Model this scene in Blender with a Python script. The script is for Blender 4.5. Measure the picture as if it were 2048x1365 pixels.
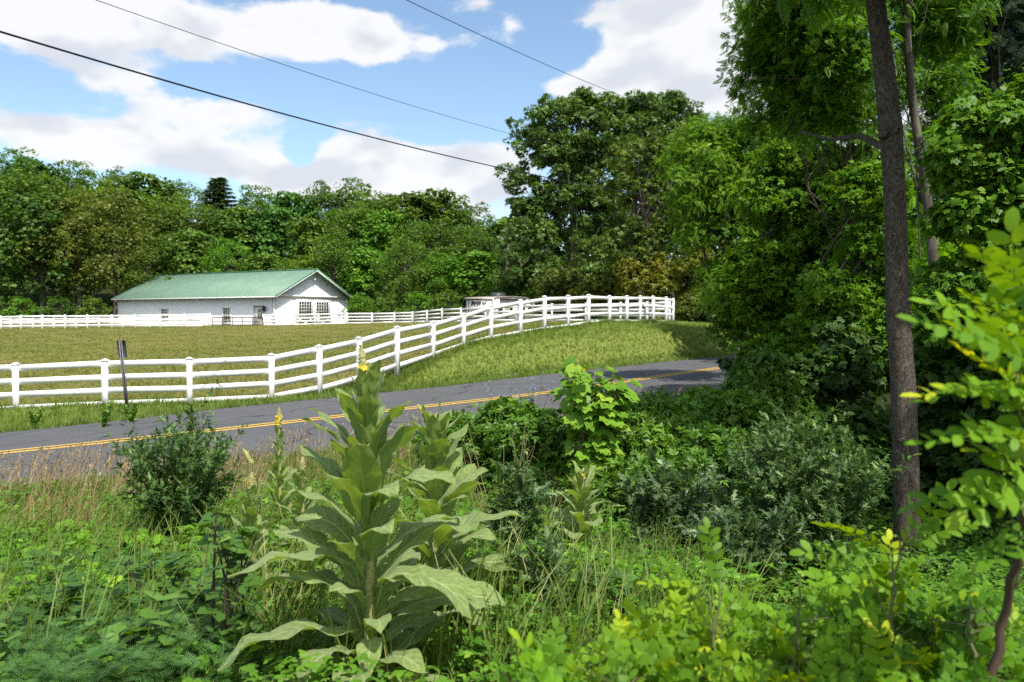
import bpy, math, random
import numpy as np
from mathutils import Vector, Matrix
for o in list(bpy.data.objects): bpy.data.objects.remove(o)
scene = bpy.context.scene
COL = scene.collection
R = math.radians
F = 1600.0; CX = 1024.0; CY = 682.5; HZ = 640.0
CAMZ = 1.6
PITCH = math.atan((CY-HZ)/F)
# ------------------------------------------------------------------ camera
cd = bpy.data.cameras.new('camera'); cam = bpy.data.objects.new('camera', cd); COL.objects.link(cam)
cam.location = (0, 0, CAMZ); cam.rotation_euler = (math.pi/2-PITCH, 0, 0)
cd.sensor_width = 36; cd.lens = 36*F/2048; cd.clip_start = 0.05; cd.clip_end = 4000
cd.dof.use_dof = True; cd.dof.focus_distance = 7.5; cd.dof.aperture_fstop = 3.9
scene.camera = cam
# ------------------------------------------------------------------ light
SUN_EL = R(58); SAZ = R(150)          # azimuth clockwise from +Y: front right, a little behind the camera
sv = Vector((math.sin(SAZ)*math.cos(SUN_EL), math.cos(SAZ)*math.cos(SUN_EL), math.sin(SUN_EL)))
sd = bpy.data.lights.new('sun', 'SUN'); sd.energy = 4.8; sd.angle = R(0.53); sd.color = (1, .955, .88)
so = bpy.data.objects.new('sun', sd); COL.objects.link(so)
so.rotation_euler = (-sv).to_track_quat('-Z', 'Y').to_euler()
scene.view_settings.view_transform = 'Standard'; scene.view_settings.look = 'None'
scene.view_settings.gamma = 1.0; scene.view_settings.exposure = 0.45
cy = scene.cycles
cy.max_bounces = 5; cy.diffuse_bounces = 3; cy.glossy_bounces = 2; cy.transmission_bounces = 3
cy.use_denoising = False; cy.use_light_tree = False; cy.caustics_reflective = False; cy.caustics_refractive = False

def ray(px, py):
    x = (px-CX)/F; v = -(py-CY)/F
    c, s = math.cos(PITCH), math.sin(PITCH)
    return Vector((x, c+v*s, -s+v*c))
def at(px, py, D):
    """point seen at photo pixel (px,py) at depth D metres along +Y"""
    d = ray(px, py); return Vector((0, 0, CAMZ)) + d*(D/d.y)

# ------------------------------------------------------------------ world sky with clouds
W = bpy.data.worlds.new('World'); scene.world = W; W.use_nodes = True; W.cycles.sampling_method = 'MANUAL'; W.cycles.sample_map_resolution = 512
nt = W.node_tree; nt.nodes.clear(); N = nt.nodes; L = nt.links
def nd(t, **k):
    n = N.new(t)
    for a, b in k.items(): setattr(n, a, b)
    return n
def mth(op, a, b=None, c=None, clamp=False):
    n = nd('ShaderNodeMath', operation=op); n.use_clamp = clamp
    for i, v in enumerate((a, b, c)):
        if v is None: continue
        if isinstance(v, (int, float)): n.inputs[i].default_value = v
        else: L.new(v, n.inputs[i])
    return n.outputs[0]
sky = nd('ShaderNodeTexSky', sky_type='NISHITA'); sky.sun_disc = False
sky.sun_elevation = SUN_EL; sky.sun_rotation = SAZ; sky.air_density = 1.0; sky.dust_density = 0.6; sky.ozone_density = 2.0
tc = nd('ShaderNodeTexCoord'); sp = nd('ShaderNodeSeparateXYZ'); L.new(tc.outputs['Generated'], sp.inputs[0])
X, Y, Z = sp.outputs
az = mth('ARCTAN2', X, Y); el = mth('ARCSINE', Z)
cv = nd('ShaderNodeCombineXYZ'); L.new(az, cv.inputs[0]); L.new(mth('MULTIPLY', el, 1.9), cv.inputs[1])
def noise(vec, scale, detail, rough, off=(0, 0, 0), dist=0.0):
    m = nd('ShaderNodeVectorMath', operation='ADD'); L.new(vec, m.inputs[0]); m.inputs[1].default_value = off
    n = nd('ShaderNodeTexNoise'); n.inputs['Scale'].default_value = scale; n.inputs['Detail'].default_value = detail
    n.inputs['Roughness'].default_value = rough; n.inputs['Distortion'].default_value = dist
    L.new(m.outputs[0], n.inputs['Vector']); return n.outputs['Fac']
n_big = noise(cv.outputs[0], 3.2, 3, .55, (3.1, 1.7, 0), .15)
n_det = noise(cv.outputs[0], 10, 8, .58, (1.1, 4.7, 0), .2)
# cloud banks by direction: azimuth, elevation (photo pixel), half sizes, weight
blobs = [(330, 50, 430, 60, .66), (700, 70, 120, 40, .55), (60, 40, 260, 60, .55), (215, 165, 110, 34, .62), (110, 275, 190, 60, .68), (440, 225, 170, 32, .62), (380, 300, 240, 42, .66), (60, 160, 60, 26, -.5), (400, 150, 60, 16, -.35), (620, 160, 120, 30, -.4), (600, 320, 30, 30, -.5), (1000, 230, 160, 50, -.5), (1150, 110, 60, 50, -.35),
         (560, 365, 150, 55, .5), (720, 330, 120, 75, .55), (900, 370, 190, 75, .6), (990, 320, 70, 60, .45), (1290, 50, 190, 70, .6), (1430, 70, 220, 110, .45),
         (1420, 165, 190, 75, .6), (1150, 170, 130, 35, .45), (960, 5, 60, 22, .3), (1020, 60, 25, 40, .18), (865, 90, 26, 10, .22), (900, 210, 14, 26, .16), (1750, 250, 260, 160, .4),
         (-500, 100, 450, 90, .5), (2600, 150, 500, 120, .5), (500, -500, 700, 160, .35), (1500, -900, 900, 260, .35)]
tot = None
pv = nd('ShaderNodeCombineXYZ'); L.new(az, pv.inputs[0]); L.new(el, pv.inputs[1])
for bx, by, rx, ry, w in blobs:
    d = ray(bx, by).normalized(); a0 = math.atan2(d.x, d.y); e0 = math.asin(d.z)
    cosf = math.cos(a0)
    sx = rx/F*cosf*cosf if abs(bx-CX) < 1400 else rx/F*.4; sy = ry/F*max(.4, cosf)
    q = nd('ShaderNodeVectorMath', operation='MULTIPLY_ADD'); L.new(pv.outputs[0], q.inputs[0]); q.inputs[1].default_value = (1/sx, 1/sy, 0); q.inputs[2].default_value = (-a0/sx, -e0/sy, 0)
    ln = nd('ShaderNodeVectorMath', operation='LENGTH'); L.new(q.outputs[0], ln.inputs[0])
    g = mth('MULTIPLY_ADD', ln.outputs['Value'], -.48, 1.06, clamp=True)
    g2 = mth('MULTIPLY', g, w*1.15)
    tot = mth('MULTIPLY', g2, g) if tot is None else mth('MULTIPLY_ADD', g2, g, tot)
tot = mth('MINIMUM', tot, .68)
# the half of the sky behind the camera gets cloud added for fill light
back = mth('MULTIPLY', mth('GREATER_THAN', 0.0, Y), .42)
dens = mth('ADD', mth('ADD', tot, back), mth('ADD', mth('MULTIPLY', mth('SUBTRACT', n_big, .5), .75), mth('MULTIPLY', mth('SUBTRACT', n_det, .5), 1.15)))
mr = nd('ShaderNodeMapRange', interpolation_type='SMOOTHSTEP'); L.new(dens, mr.inputs[0])
mr.inputs[1].default_value = .25; mr.inputs[2].default_value = .47; mr.inputs[3].default_value = 0; mr.inputs[4].default_value = .97
n_sh = noise(cv.outputs[0], 7, 3, .5, (1.1, 4.64, 0), .2)
n_sh2 = noise(cv.outputs[0], 7, 3, .5, (1.1, 4.70, 0), .2)
relief = mth('ADD', mth('MULTIPLY', mth('SUBTRACT', n_sh2, n_sh), 2.2), mth('MULTIPLY', mth('SUBTRACT', dens, .45), .45))
mr2 = nd('ShaderNodeMapRange', interpolation_type='SMOOTHSTEP'); L.new(relief, mr2.inputs[0])
mr2.inputs[1].default_value = -.1; mr2.inputs[2].default_value = .34
cc = nd('ShaderNodeMix', data_type='RGBA'); L.new(mr2.outputs[0], cc.inputs[0])
cc.inputs[6].default_value = (.72, .725, .735, 1); cc.inputs[7].default_value = (.55, .575, .63, 1)
bg1 = nd('ShaderNodeMix', data_type='RGBA'); bg1.blend_type = 'MULTIPLY'; bg1.inputs[0].default_value = 1
SKYMUL = (.155, .158, .150, 1)
L.new(sky.outputs[0], bg1.inputs[6]); bg1.inputs[7].default_value = SKYMUL
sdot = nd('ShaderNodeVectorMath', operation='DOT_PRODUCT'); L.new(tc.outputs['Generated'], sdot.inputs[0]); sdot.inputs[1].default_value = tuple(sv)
glow = mth('MULTIPLY_ADD', mth('POWER', mth('MAXIMUM', sdot.outputs['Value'], 0.0), 5.0), .9, 1.0)  # clouds brighten toward the sun, boosted to raise the fill light
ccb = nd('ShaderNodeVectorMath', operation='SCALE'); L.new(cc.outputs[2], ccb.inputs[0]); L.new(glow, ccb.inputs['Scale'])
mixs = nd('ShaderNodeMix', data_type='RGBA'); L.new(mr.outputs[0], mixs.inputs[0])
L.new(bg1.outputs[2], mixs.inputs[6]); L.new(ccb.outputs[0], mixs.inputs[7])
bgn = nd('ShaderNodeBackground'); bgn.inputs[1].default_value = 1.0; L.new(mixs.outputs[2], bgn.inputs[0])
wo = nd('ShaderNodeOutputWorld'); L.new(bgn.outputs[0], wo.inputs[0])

# ------------------------------------------------------------------ mesh helpers
def rng(seed): return np.random.default_rng(abs(int(seed)))
def link(o, parent=None):
    COL.objects.link(o)
    if parent is not None: o.parent = parent
    return o
def tag(o, label=None, cat=None, group=None, kind=None):
    if label: o['label'] = label
    if cat: o['category'] = cat
    if group: o['group'] = group
    if kind: o['kind'] = kind
    return o
def empty(name, loc, label, cat, group=None, rz=0):
    o = bpy.data.objects.new(name, None); o.location = loc; o.rotation_euler = (0, 0, rz); o.empty_display_size = .2
    COL.objects.link(o); return tag(o, label, cat, group)
def mesh(name, V, F4, mat, parent=None, rnd=None, smooth=False, uv=None, mats=None, midx=None, F3=None):
    V = np.asarray(V, dtype=np.float32).reshape(-1, 3)
    F4 = np.asarray(F4 if F4 is not None else [], dtype=np.int32).reshape(-1, 4)
    F3 = np.asarray(F3 if F3 is not None else [], dtype=np.int32).reshape(-1, 3)
    me = bpy.data.meshes.new(name)
    me.vertices.add(len(V)); me.vertices.foreach_set('co', V.ravel())
    idx = np.concatenate([F4.ravel(), F3.ravel()]); nl = len(idx)
    me.loops.add(nl); me.loops.foreach_set('vertex_index', idx)
    n4, n3 = len(F4), len(F3)
    me.polygons.add(n4+n3)
    st = np.concatenate([np.arange(n4)*4, n4*4+np.arange(n3)*3]).astype(np.int32)
    me.polygons.foreach_set('loop_start', st)
    if smooth: me.polygons.foreach_set('use_smooth', np.ones(n4+n3, dtype=bool))
    if midx is not None: me.polygons.foreach_set('material_index', np.asarray(midx, dtype=np.int32))
    if rnd is not None:
        a = me.attributes.new('rnd', 'FLOAT', 'POINT'); a.data.foreach_set('value', np.asarray(rnd, dtype=np.float32))
    if uv is not None:
        a = me.attributes.new('luv', 'FLOAT_VECTOR', 'POINT'); a.data.foreach_set('vector', np.asarray(uv, dtype=np.float32).ravel())
    me.update(calc_edges=True)
    for m in (mats or [mat]): me.materials.append(m)
    o = bpy.data.objects.new(name, me)
    return link(o, parent)
class MB:
    def __init__(s): s.V = []; s.Q = []; s.T = []; s.n = 0; s.r = []
    def add(s, V, Q, T=None, r=0.5):
        V = np.asarray(V, dtype=float).reshape(-1, 3)
        s.V.append(V)
        if Q is not None and len(Q): s.Q.append(np.asarray(Q, dtype=int).reshape(-1, 4)+s.n)
        if T is not None and len(T): s.T.append(np.asarray(T, dtype=int).reshape(-1, 3)+s.n)
        s.r.append(np.full(len(V), r) if np.isscalar(r) else np.asarray(r))
        s.n += len(V); return s
    def box(s, c, d, rz=0, M=None, r=.5):
        V = np.array([[x, y, z] for x in (-.5, .5) for y in (-.5, .5) for z in (-.5, .5)])*np.array(d)
        if rz:
            ca, sa = math.cos(rz), math.sin(rz); V = V@np.array([[ca, sa, 0], [-sa, ca, 0], [0, 0, 1]])
        V = V+np.array(c)
        Q = [(0, 1, 3, 2), (4, 6, 7, 5), (0, 4, 5, 1), (2, 3, 7, 6), (0, 2, 6, 4), (1, 5, 7, 3)]
        return s.add(V, Q, r=r)
    def bar(s, a, b, w, h):
        """box from a to b, w wide across (horizontal), h high"""
        a = np.array(a, float); b = np.array(b, float); d = b-a; l = np.linalg.norm(d); d = d/l
        side = np.cross(d, [0, 0, 1]); ns = np.linalg.norm(side)
        side = side/ns if ns > 1e-6 else np.array([1., 0, 0])
        up = np.cross(side, d)
        V = [p+side*w*.5*i+up*h*.5*j for p in (a, b) for i in (-1, 1) for j in (-1, 1)]
        return s.add(V, [(0, 1, 3, 2), (4, 6, 7, 5), (0, 4, 5, 1), (2, 3, 7, 6), (0, 2, 6, 4), (1, 5, 7, 3)])
    def tube(s, pts, rad, sides=6, jit=0, rs=None, r=.5, cap=True):
        P = np.asarray(pts, dtype=float); n = len(P)
        rad = np.full(n, rad) if np.isscalar(rad) else np.asarray(rad, dtype=float)
        T = np.gradient(P, axis=0); T /= np.linalg.norm(T, axis=1)[:, None]+1e-9
        ref = np.array([0.13, .99, 0.07]) if abs(T[0][2]) > .7 else np.array([0, 0, 1.])
        Vs = []
        for i in range(n):
            a = np.cross(T[i], ref); a /= np.linalg.norm(a)+1e-9; b = np.cross(T[i], a)
            th = np.arange(sides)*2*math.pi/sides
            rr = rad[i]*(1+(rs.uniform(-jit, jit, sides) if jit else 0))
            Vs.append(P[i]+(np.cos(th)*rr)[:, None]*a+(np.sin(th)*rr)[:, None]*b)
        V = np.concatenate(Vs); i = np.arange(n-1)[:, None]*sides; j = np.arange(sides)[None]; j2 = (j+1) % sides
        Q = np.stack([i+j, i+j2, i+sides+j2, i+sides+j], -1).reshape(-1, 4)
        s.add(V, Q, r=r)
        return s
    def build(s, name, mat, parent=None, smooth=False):
        V = np.concatenate(s.V); Q = np.concatenate(s.Q) if s.Q else None; T = np.concatenate(s.T) if s.T else None
        return mesh(name, V, Q, mat, parent, rnd=np.concatenate(s.r), smooth=smooth, F3=T)
def inst(TV, TF, pos, axis, nrm, sc, rnd, sx=None):
    """place a template (local x side, y axis, z normal) N times -> V, Q, rnd"""
    TV = np.asarray(TV, float); TF = np.asarray(TF, int); n = len(pos); k = len(TV)
    axis = axis/(np.linalg.norm(axis, axis=1)[:, None]+1e-9)
    side = np.cross(axis, nrm); side /= np.linalg.norm(side, axis=1)[:, None]+1e-9
    nn = np.cross(side, axis)
    sc = np.broadcast_to(np.asarray(sc, float), (n,)); sxx = sc if sx is None else sc*sx
    V = pos[:, None, :]+TV[None, :, 0, None]*side[:, None, :]*sxx[:, None, None]+TV[None, :, 1, None]*axis[:, None, :]*sc[:, None, None]+TV[None, :, 2, None]*nn[:, None, :]*sc[:, None, None]
    Q = (TF[None]+(np.arange(n)*k)[:, None, None]).reshape(-1, 4)
    return V.reshape(-1, 3), Q, np.repeat(rnd, k)
def rdir(rs, n):
    v = rs.normal(size=(n, 3)); return v/np.linalg.norm(v, axis=1)[:, None]
def catv(parts):
    V = []; Q = []; r = []; o = 0
    for v, q, a in parts: V.append(v); Q.append(q+o); r.append(a); o += len(v)
    return np.concatenate(V), np.concatenate(Q), np.concatenate(r)

# leaf templates -----------------------------------------------------
T_DIA = (np.array([[0, 0, 0], [-.32, .45, .07], [0, 1, -.06], [.32, .45, .07]]), np.array([[0, 3, 2, 1]]))
T_LEAF = (np.array([[0, 0, 0], [-.24, .28, .07], [-.2, .68, .04], [0, 1, -.1], [.2, .68, .04], [.24, .28, .07]]), np.array([[0, 5, 4, 3], [0, 3, 2, 1]]))
T_BLADE = (np.array([[-.03, 0, 0], [.03, 0, 0], [.022, .55, .02], [-.022, .55, .02], [.003, 1, .14], [-.003, 1, .14]]), np.array([[0, 1, 2, 3], [3, 2, 4, 5]]))
def join_t(parts):
    V = []; Q = []; o = 0
    for v, q in parts: V.append(v); Q.append(q+o); o += len(v)
    return np.concatenate(V), np.concatenate(Q)
def place_t(T, p, ang, s, tilt=0, w=1.0, tilt_y=0):
    V = T[0]*np.array([s*w, s, s]); 
    if tilt_y: c, n = math.cos(tilt_y), math.sin(tilt_y); V = V@np.array([[c, 0, -n], [0, 1, 0], [n, 0, c]])
    c, n = math.cos(tilt), math.sin(tilt); V = V@np.array([[1, 0, 0], [0, c, n], [0, -n, c]])
    c, n = math.cos(ang), math.sin(ang); V = V@np.array([[c, n, 0], [-n, c, 0], [0, 0, 1]])
    return V+np.array(p), T[1]
def frond(pairs=6, leaf=.3, w=.9, base=T_DIA, droop=.25, ang=62, start=.15, fold=-.25, terminal=True, taper=.25):
    """pinnate compound leaf one unit long"""
    P = [(np.array([[-.012, 0, 0], [.012, 0, 0], [.006, 1, -droop], [-.006, 1, -droop]]), np.array([[0, 1, 2, 3]]))]
    P[0] = (np.array([[-.012, 0, 0], [.012, 0, 0], [.01, .5, -droop*.25], [-.01, .5, -droop*.25], [.005, 1, -droop], [-.005, 1, -droop]]), np.array([[0, 1, 2, 3], [3, 2, 4, 5]]))
    for i in range(pairs):
        t = start+(1-start)*i/(pairs-.3); z = -droop*t*t
        s = leaf*(1-taper*abs(t-.45)*2)
        for sg in (-1, 1): P.append(place_t(base, (0, t, z), -sg*R(ang-14*t), s, fold, w))
    if terminal: P.append(place_t(base, (0, .97, -droop), 0, leaf*.85, -.3, w))
    return join_t(P)
T_FROND = frond(7, .32, .6, T_DIA)
T_FROND_NEAR = frond(8, .27, 1.25, T_LEAF, .12, 72, .12, -.1, taper=.1)
T_WALNUT = frond(8, .34, .55, T_DIA, .3, 60)
T_TRI = join_t([place_t(T_LEAF, (0, .35, 0), a, s, -.15, 1.5) for a, s in ((0, .65), (R(75), .55), (-R(75), .55))])
T_OVAL = (np.array([[0, 0, 0], [-.16, .15, .03], [-.24, .45, .05], [-.19, .8, .02], [0, 1, -.05], [.19, .8, .02], [.24, .45, .05], [.16, .15, .03]]), np.array([[0, 7, 2, 1], [7, 6, 3, 2], [6, 5, 4, 3]]))
def frond_j(seed, pairs=7, leaf=.3, w=1.0, base=T_OVAL, droop=.2, ang=66):
    rs = rng(seed); P = [(np.array([[-.01, 0, 0], [.01, 0, 0], [.009, .5, -droop*.25], [-.009, .5, -droop*.25], [.005, 1, -droop], [-.005, 1, -droop]]), np.array([[0, 1, 2, 3], [3, 2, 4, 5]]))]
    for i in range(pairs):
        for sg in (-1, 1):
            t = .1+.88*(i+rs.uniform(-.15, .15))/(pairs-.4); z = -droop*t*t; s = leaf*rs.uniform(.8, 1.1)*(1-.3*abs(t-.45)*2)
            P.append(place_t(base, (0, t, z), -sg*R(ang-10*t+rs.uniform(-9, 9)), s, rs.uniform(-.45, .3), w, sg*rs.uniform(-.5, .5)))
    P.append(place_t(base, (0, .97, -droop), 0, leaf*.8, -.3, w)); return join_t(P)
T_PALM = join_t([place_t(T_DIA, (0, 0, 0), R(a), s, -.1, 1.3) for a, s in ((0, 1), (48, .85), (-48, .85), (95, .6), (-95, .6))])
T_TUFT = join_t([place_t(T_BLADE, (rx, 0, 0), R(a), s, .15*k, 1.0, 0) for k, (a, s, rx) in enumerate(((0, 1, 0), (28, .8, .03), (-25, .85, -.03), (50, .6, .05), (-48, .6, -.05)))])
T_SPRAY = join_t([place_t(T_DIA, (0, .0, 0), R(a), s, tl, .6) for a, s, tl in ((0, 1, 0), (35, .8, .35), (-35, .8, .3), (70, .6, -.3), (-70, .65, -.3))])
# feathery leaf: rachis with thin side hairs, each forked
_p = []
for i in range(9):
    t = .12+i*.1
    for sg in (-1, 1): _p.append(place_t(T_DIA, (0, t, -.08*t*t), -sg*R(58), .34*(1-.6*abs(t-.4)), .12, .22))
_p.append(place_t(T_DIA, (0, 0, 0), 0, 1.05, -.05, .06))
T_FEATHER = join_t(_p)
# spiny lobed thistle leaf
_p = [place_t(T_DIA, (0, 0, 0), 0, 1.0, 0, .42)]
for i in range(5):
    t = .15+i*.17
    for sg in (-1, 1): _p.append(place_t(T_DIA, (0, t, 0), -sg*R(55), .36*(1-.5*t), .35*(1 if i % 2 else -1), .45))
T_THISTLE = join_t(_p)
# lobed maple-like leaf
T_MAPLE = join_t([place_t(T_DIA, (0, .0, 0), R(a), s, .06, 1.5) for a, s in ((0, 1), (42, .85), (-42, .85), (92, .55), (-92, .55))])

# ------------------------------------------------------------------ materials
def mat_new(name):
    m = bpy.data.materials.new(name); m.use_nodes = True; t = m.node_tree; t.nodes.clear(); return m, t
def rgba(c): return (c[0], c[1], c[2], 1)
_lm = {}
def leaf_mat(name, c1, c2, trans=.32, rough=.5, spec=.35, tcol=(1.5, 1.35, .45), objcol=True, c3=None):
    m, t = mat_new(name); n = t.nodes; l = t.links
    at_ = n.new('ShaderNodeAttribute'); at_.attribute_name = 'rnd'
    cr = n.new('ShaderNodeValToRGB'); cr.color_ramp.elements[0].color = rgba(c1); cr.color_ramp.elements[1].color = rgba(c2)
    if c3 is not None: cr.color_ramp.elements[1].position = .88; e = cr.color_ramp.elements.new(1.0); e.color = rgba(c3)  # last stop: accent tints, and highlights painted as a few brighter leaves
    l.new(at_.outputs['Fac'], cr.inputs[0]); col = cr.outputs[0]
    if objcol:
        oi = n.new('ShaderNodeObjectInfo'); mx = n.new('ShaderNodeMix'); mx.data_type = 'RGBA'; mx.blend_type = 'MULTIPLY'; mx.inputs[0].default_value = 1
        l.new(col, mx.inputs[6]); l.new(oi.outputs['Color'], mx.inputs[7]); col = mx.outputs[2]
    p = n.new('ShaderNodeBsdfPrincipled'); p.inputs['Roughness'].default_value = rough; p.inputs['Specular IOR Level'].default_value = spec
    l.new(col, p.inputs['Base Color'])
    tr = n.new('ShaderNodeBsdfTranslucent'); mt = n.new('ShaderNodeMix'); mt.data_type = 'RGBA'; mt.blend_type = 'MULTIPLY'; mt.inputs[0].default_value = 1
    l.new(col, mt.inputs[6]); mt.inputs[7].default_value = rgba(tcol); mt.clamp_result = False; l.new(mt.outputs[2], tr.inputs[0])
    ms = n.new('ShaderNodeMixShader'); ms.inputs[0].default_value = trans; l.new(p.outputs[0], ms.inputs[1]); l.new(tr.outputs[0], ms.inputs[2])
    o = n.new('ShaderNodeOutputMaterial'); l.new(ms.outputs[0], o.inputs[0]); return m
def noise_mat(name, cols, scale=5, detail=6, rough=.8, bump=0, spec=.3, coord='Object', mapping=(1, 1, 1), dist=.03, stops=None, rough_n=.6, metal=0):
    m, t = mat_new(name); n = t.nodes; l = t.links
    tcn = n.new('ShaderNodeTexCoord'); mp = n.new('ShaderNodeMapping'); mp.inputs['Scale'].default_value = mapping; l.new(tcn.outputs[coord], mp.inputs[0])
    no = n.new('ShaderNodeTexNoise'); no.inputs['Scale'].default_value = scale; no.inputs['Detail'].default_value = detail; no.inputs['Roughness'].default_value = rough_n
    l.new(mp.outputs[0], no.inputs['Vector'])
    cr = n.new('ShaderNodeValToRGB'); l.new(no.outputs['Fac'], cr.inputs[0])
    k = len(cols); stops = stops or [.3+.4*i/max(1, k-1) for i in range(k)]
    cr.color_ramp.elements[0].color = rgba(cols[0]); cr.color_ramp.elements[0].position = stops[0]
    cr.color_ramp.elements[1].color = rgba(cols[-1]); cr.color_ramp.elements[1].position = stops[-1]
    for i in range(1, k-1): e = cr.color_ramp.elements.new(stops[i]); e.color = rgba(cols[i])
    p = n.new('ShaderNodeBsdfPrincipled'); p.inputs['Roughness'].default_value = rough; p.inputs['Specular IOR Level'].default_value = spec; p.inputs['Metallic'].default_value = metal
    l.new(cr.outputs[0], p.inputs['Base Color'])
    if bump:
        b = n.new('ShaderNodeBump'); b.inputs['Strength'].default_value = bump; b.inputs['Distance'].default_value = dist; l.new(no.outputs['Fac'], b.inputs['Height']); l.new(b.outputs[0], p.inputs['Normal'])
    o = n.new('ShaderNodeOutputMaterial'); l.new(p.outputs[0], o.inputs[0]); return m
def flat(name, c, rough=.6, spec=.3, metal=0): 
    d = tuple(x*.86 for x in c)
    return noise_mat(name, [d, c], scale=6, rough=rough, spec=spec, metal=metal)
M = {}
M['white'] = noise_mat('white_vinyl', [(.42, .45, .38), (.76, .76, .74), (.83, .83, .82)], scale=3.5, detail=9, rough=.42, stops=[.22, .38, .6], rough_n=.7)
M['bark'] = noise_mat('bark', [(.03, .025, .021), (.085, .075, .064), (.2, .19, .17)], scale=14, detail=9, rough=.95, bump=.9, mapping=(1, 1, .3), dist=.05, rough_n=.68)
def bark_mat(name, dark, mid, light, lich):
    m, t = mat_new(name); n = t.nodes; l = t.links
    tcn = n.new('ShaderNodeTexCoord'); mp = n.new('ShaderNodeMapping'); mp.inputs['Scale'].default_value = (1, 1, .38); l.new(tcn.outputs['Object'], mp.inputs[0])
    vo = n.new('ShaderNodeTexVoronoi'); vo.feature = 'DISTANCE_TO_EDGE'; vo.inputs['Scale'].default_value = 34; no = n.new('ShaderNodeTexNoise'); no.inputs['Scale'].default_value = 30; no.inputs['Detail'].default_value = 8; no.inputs['Roughness'].default_value = .7
    l.new(mp.outputs[0], no.inputs['Vector']); mxv = n.new('ShaderNodeMix'); mxv.data_type = 'RGBA'; mxv.inputs[0].default_value = .12; l.new(mp.outputs[0], mxv.inputs[6]); l.new(no.outputs['Color'], mxv.inputs[7]); l.new(mxv.outputs[2], vo.inputs['Vector'])
    ad = n.new('ShaderNodeMath'); ad.operation = 'MULTIPLY_ADD'; ad.inputs[1].default_value = 1.3; l.new(vo.outputs['Distance'], ad.inputs[0]); l.new(no.outputs['Fac'], ad.inputs[2])
    cr = n.new('ShaderNodeValToRGB'); e = cr.color_ramp.elements; e[0].position = .38; e[0].color = rgba(dark); e[1].position = .85; e[1].color = rgba(light); x = e.new(.58); x.color = rgba(mid); l.new(ad.outputs[0], cr.inputs[0])
    n2 = n.new('ShaderNodeTexNoise'); n2.inputs['Scale'].default_value = 11; n2.inputs['Detail'].default_value = 7; n2.inputs['Roughness'].default_value = .75; l.new(tcn.outputs['Object'], n2.inputs['Vector'])
    r2 = n.new('ShaderNodeValToRGB'); r2.color_ramp.elements[0].position = .58; r2.color_ramp.elements[1].position = .66; r2.color_ramp.elements[0].color = (0, 0, 0, 1); r2.color_ramp.elements[1].color = (.75, .75, .75, 1); l.new(n2.outputs['Fac'], r2.inputs[0])
    mx = n.new('ShaderNodeMix'); mx.data_type = 'RGBA'; l.new(r2.outputs[0], mx.inputs[0]); l.new(cr.outputs[0], mx.inputs[6]); mx.inputs[7].default_value = rgba(lich)
    p = n.new('ShaderNodeBsdfPrincipled'); p.inputs['Roughness'].default_value = .95; p.inputs['Specular IOR Level'].default_value = .15; l.new(mx.outputs[2], p.inputs[0]); b = n.new('ShaderNodeBump'); b.inputs['Strength'].default_value = 1; b.inputs['Distance'].default_value = .02; l.new(ad.outputs[0], b.inputs['Height']); l.new(b.outputs[0], p.inputs['Normal'])
    o = n.new('ShaderNodeOutputMaterial'); l.new(p.outputs[0], o.inputs[0]); return m
M['bark'] = bark_mat('bark', (.032, .025, .019), (.1, .08, .062), (.2, .17, .14), (.3, .29, .26))
M['bark_grey'] = noise_mat('bark_grey', [(.05, .042, .035), (.1, .085, .072), (.2, .18, .16)], scale=7, detail=9, rough=.95, bump=.9, mapping=(1, 1, .25), dist=.04, rough_n=.7)
M['twig'] = noise_mat('twig', [(.06, .04, .025), (.13, .1, .07)], scale=12, rough=.9)
M['stem'] = noise_mat('stem', [(.06, .1, .025), (.13, .17, .05)], scale=8, rough=.6)
M['stem_dark'] = noise_mat('stem_dark', [(.03, .02, .015), (.07, .05, .03)], scale=8, rough=.7)
M['straw'] = leaf_mat('straw', (.28, .19, .09), (.5, .4, .23), .25, .7, .2, (1, 1, .9), False)
# ================================================================== terrain
def cpt(px, py, D): v = at(px, py, D); return (v.x, v.y, v.z)
def hpt(px, h, D): return ((px-CX)/F*D, D, CAMZ-h)
ROAD_PX = [0, 480, 800, 1130, 1300, 1470]
C_D = [15.4, 17.7, 21.0, 24.9, 28.9, 34.3]; F_D = [18.4, 22.2, 26.5, 32.3, 37.1, 44.3]; RH = [2.6, 2.42, 2.38, 2.24, 2.12, 2.0]
Cc = [np.array(hpt(p, h, d)) for p, h, d in zip(ROAD_PX, RH, C_D)]
Ff = [np.array(hpt(p, h, d)) for p, h, d in zip(ROAD_PX, RH, F_D)]
# extend both ways
def ext(P, k):
    a = P[0]-(P[1]-P[0])*np.array([1, 1, .6])*k; a2 = P[0]-(P[1]-P[0])*np.array([1, 1, .4])*k*3
    e = P[-1]-P[-2]; b = P[-1]+e*np.array([1, 1, .5]); b2 = P[-1]+e*np.array([1, 1, .5])*5
    return [a2, a]+P+[b, b2]
Cc = ext(Cc, 1.2)
lw = []
Fe = ext(Ff, 1.2)
def smooth_poly(P, n):
    P = np.array(P); d = np.concatenate([[0], np.cumsum(np.linalg.norm(np.diff(P, axis=0), axis=1))])
    t = np.linspace(0, d[-1], n); out = np.stack([np.interp(t, d, P[:, i]) for i in range(3)], 1)
    k = max(3, n//14) | 1; w = np.hanning(k+2)[1:-1]; w /= w.sum()
    pad = np.concatenate([out[0]-(out[1]-out[0])*np.arange(k//2, 0, -1)[:, None], out, out[-1]+(out[-1]-out[-2])*np.arange(1, k//2+1)[:, None]])
    return np.stack([np.convolve(pad[:, i], w, 'valid') for i in range(3)], 1)
NR = 160
RC = smooth_poly(Cc, NR); RF0 = smooth_poly(Fe, NR)
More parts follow.
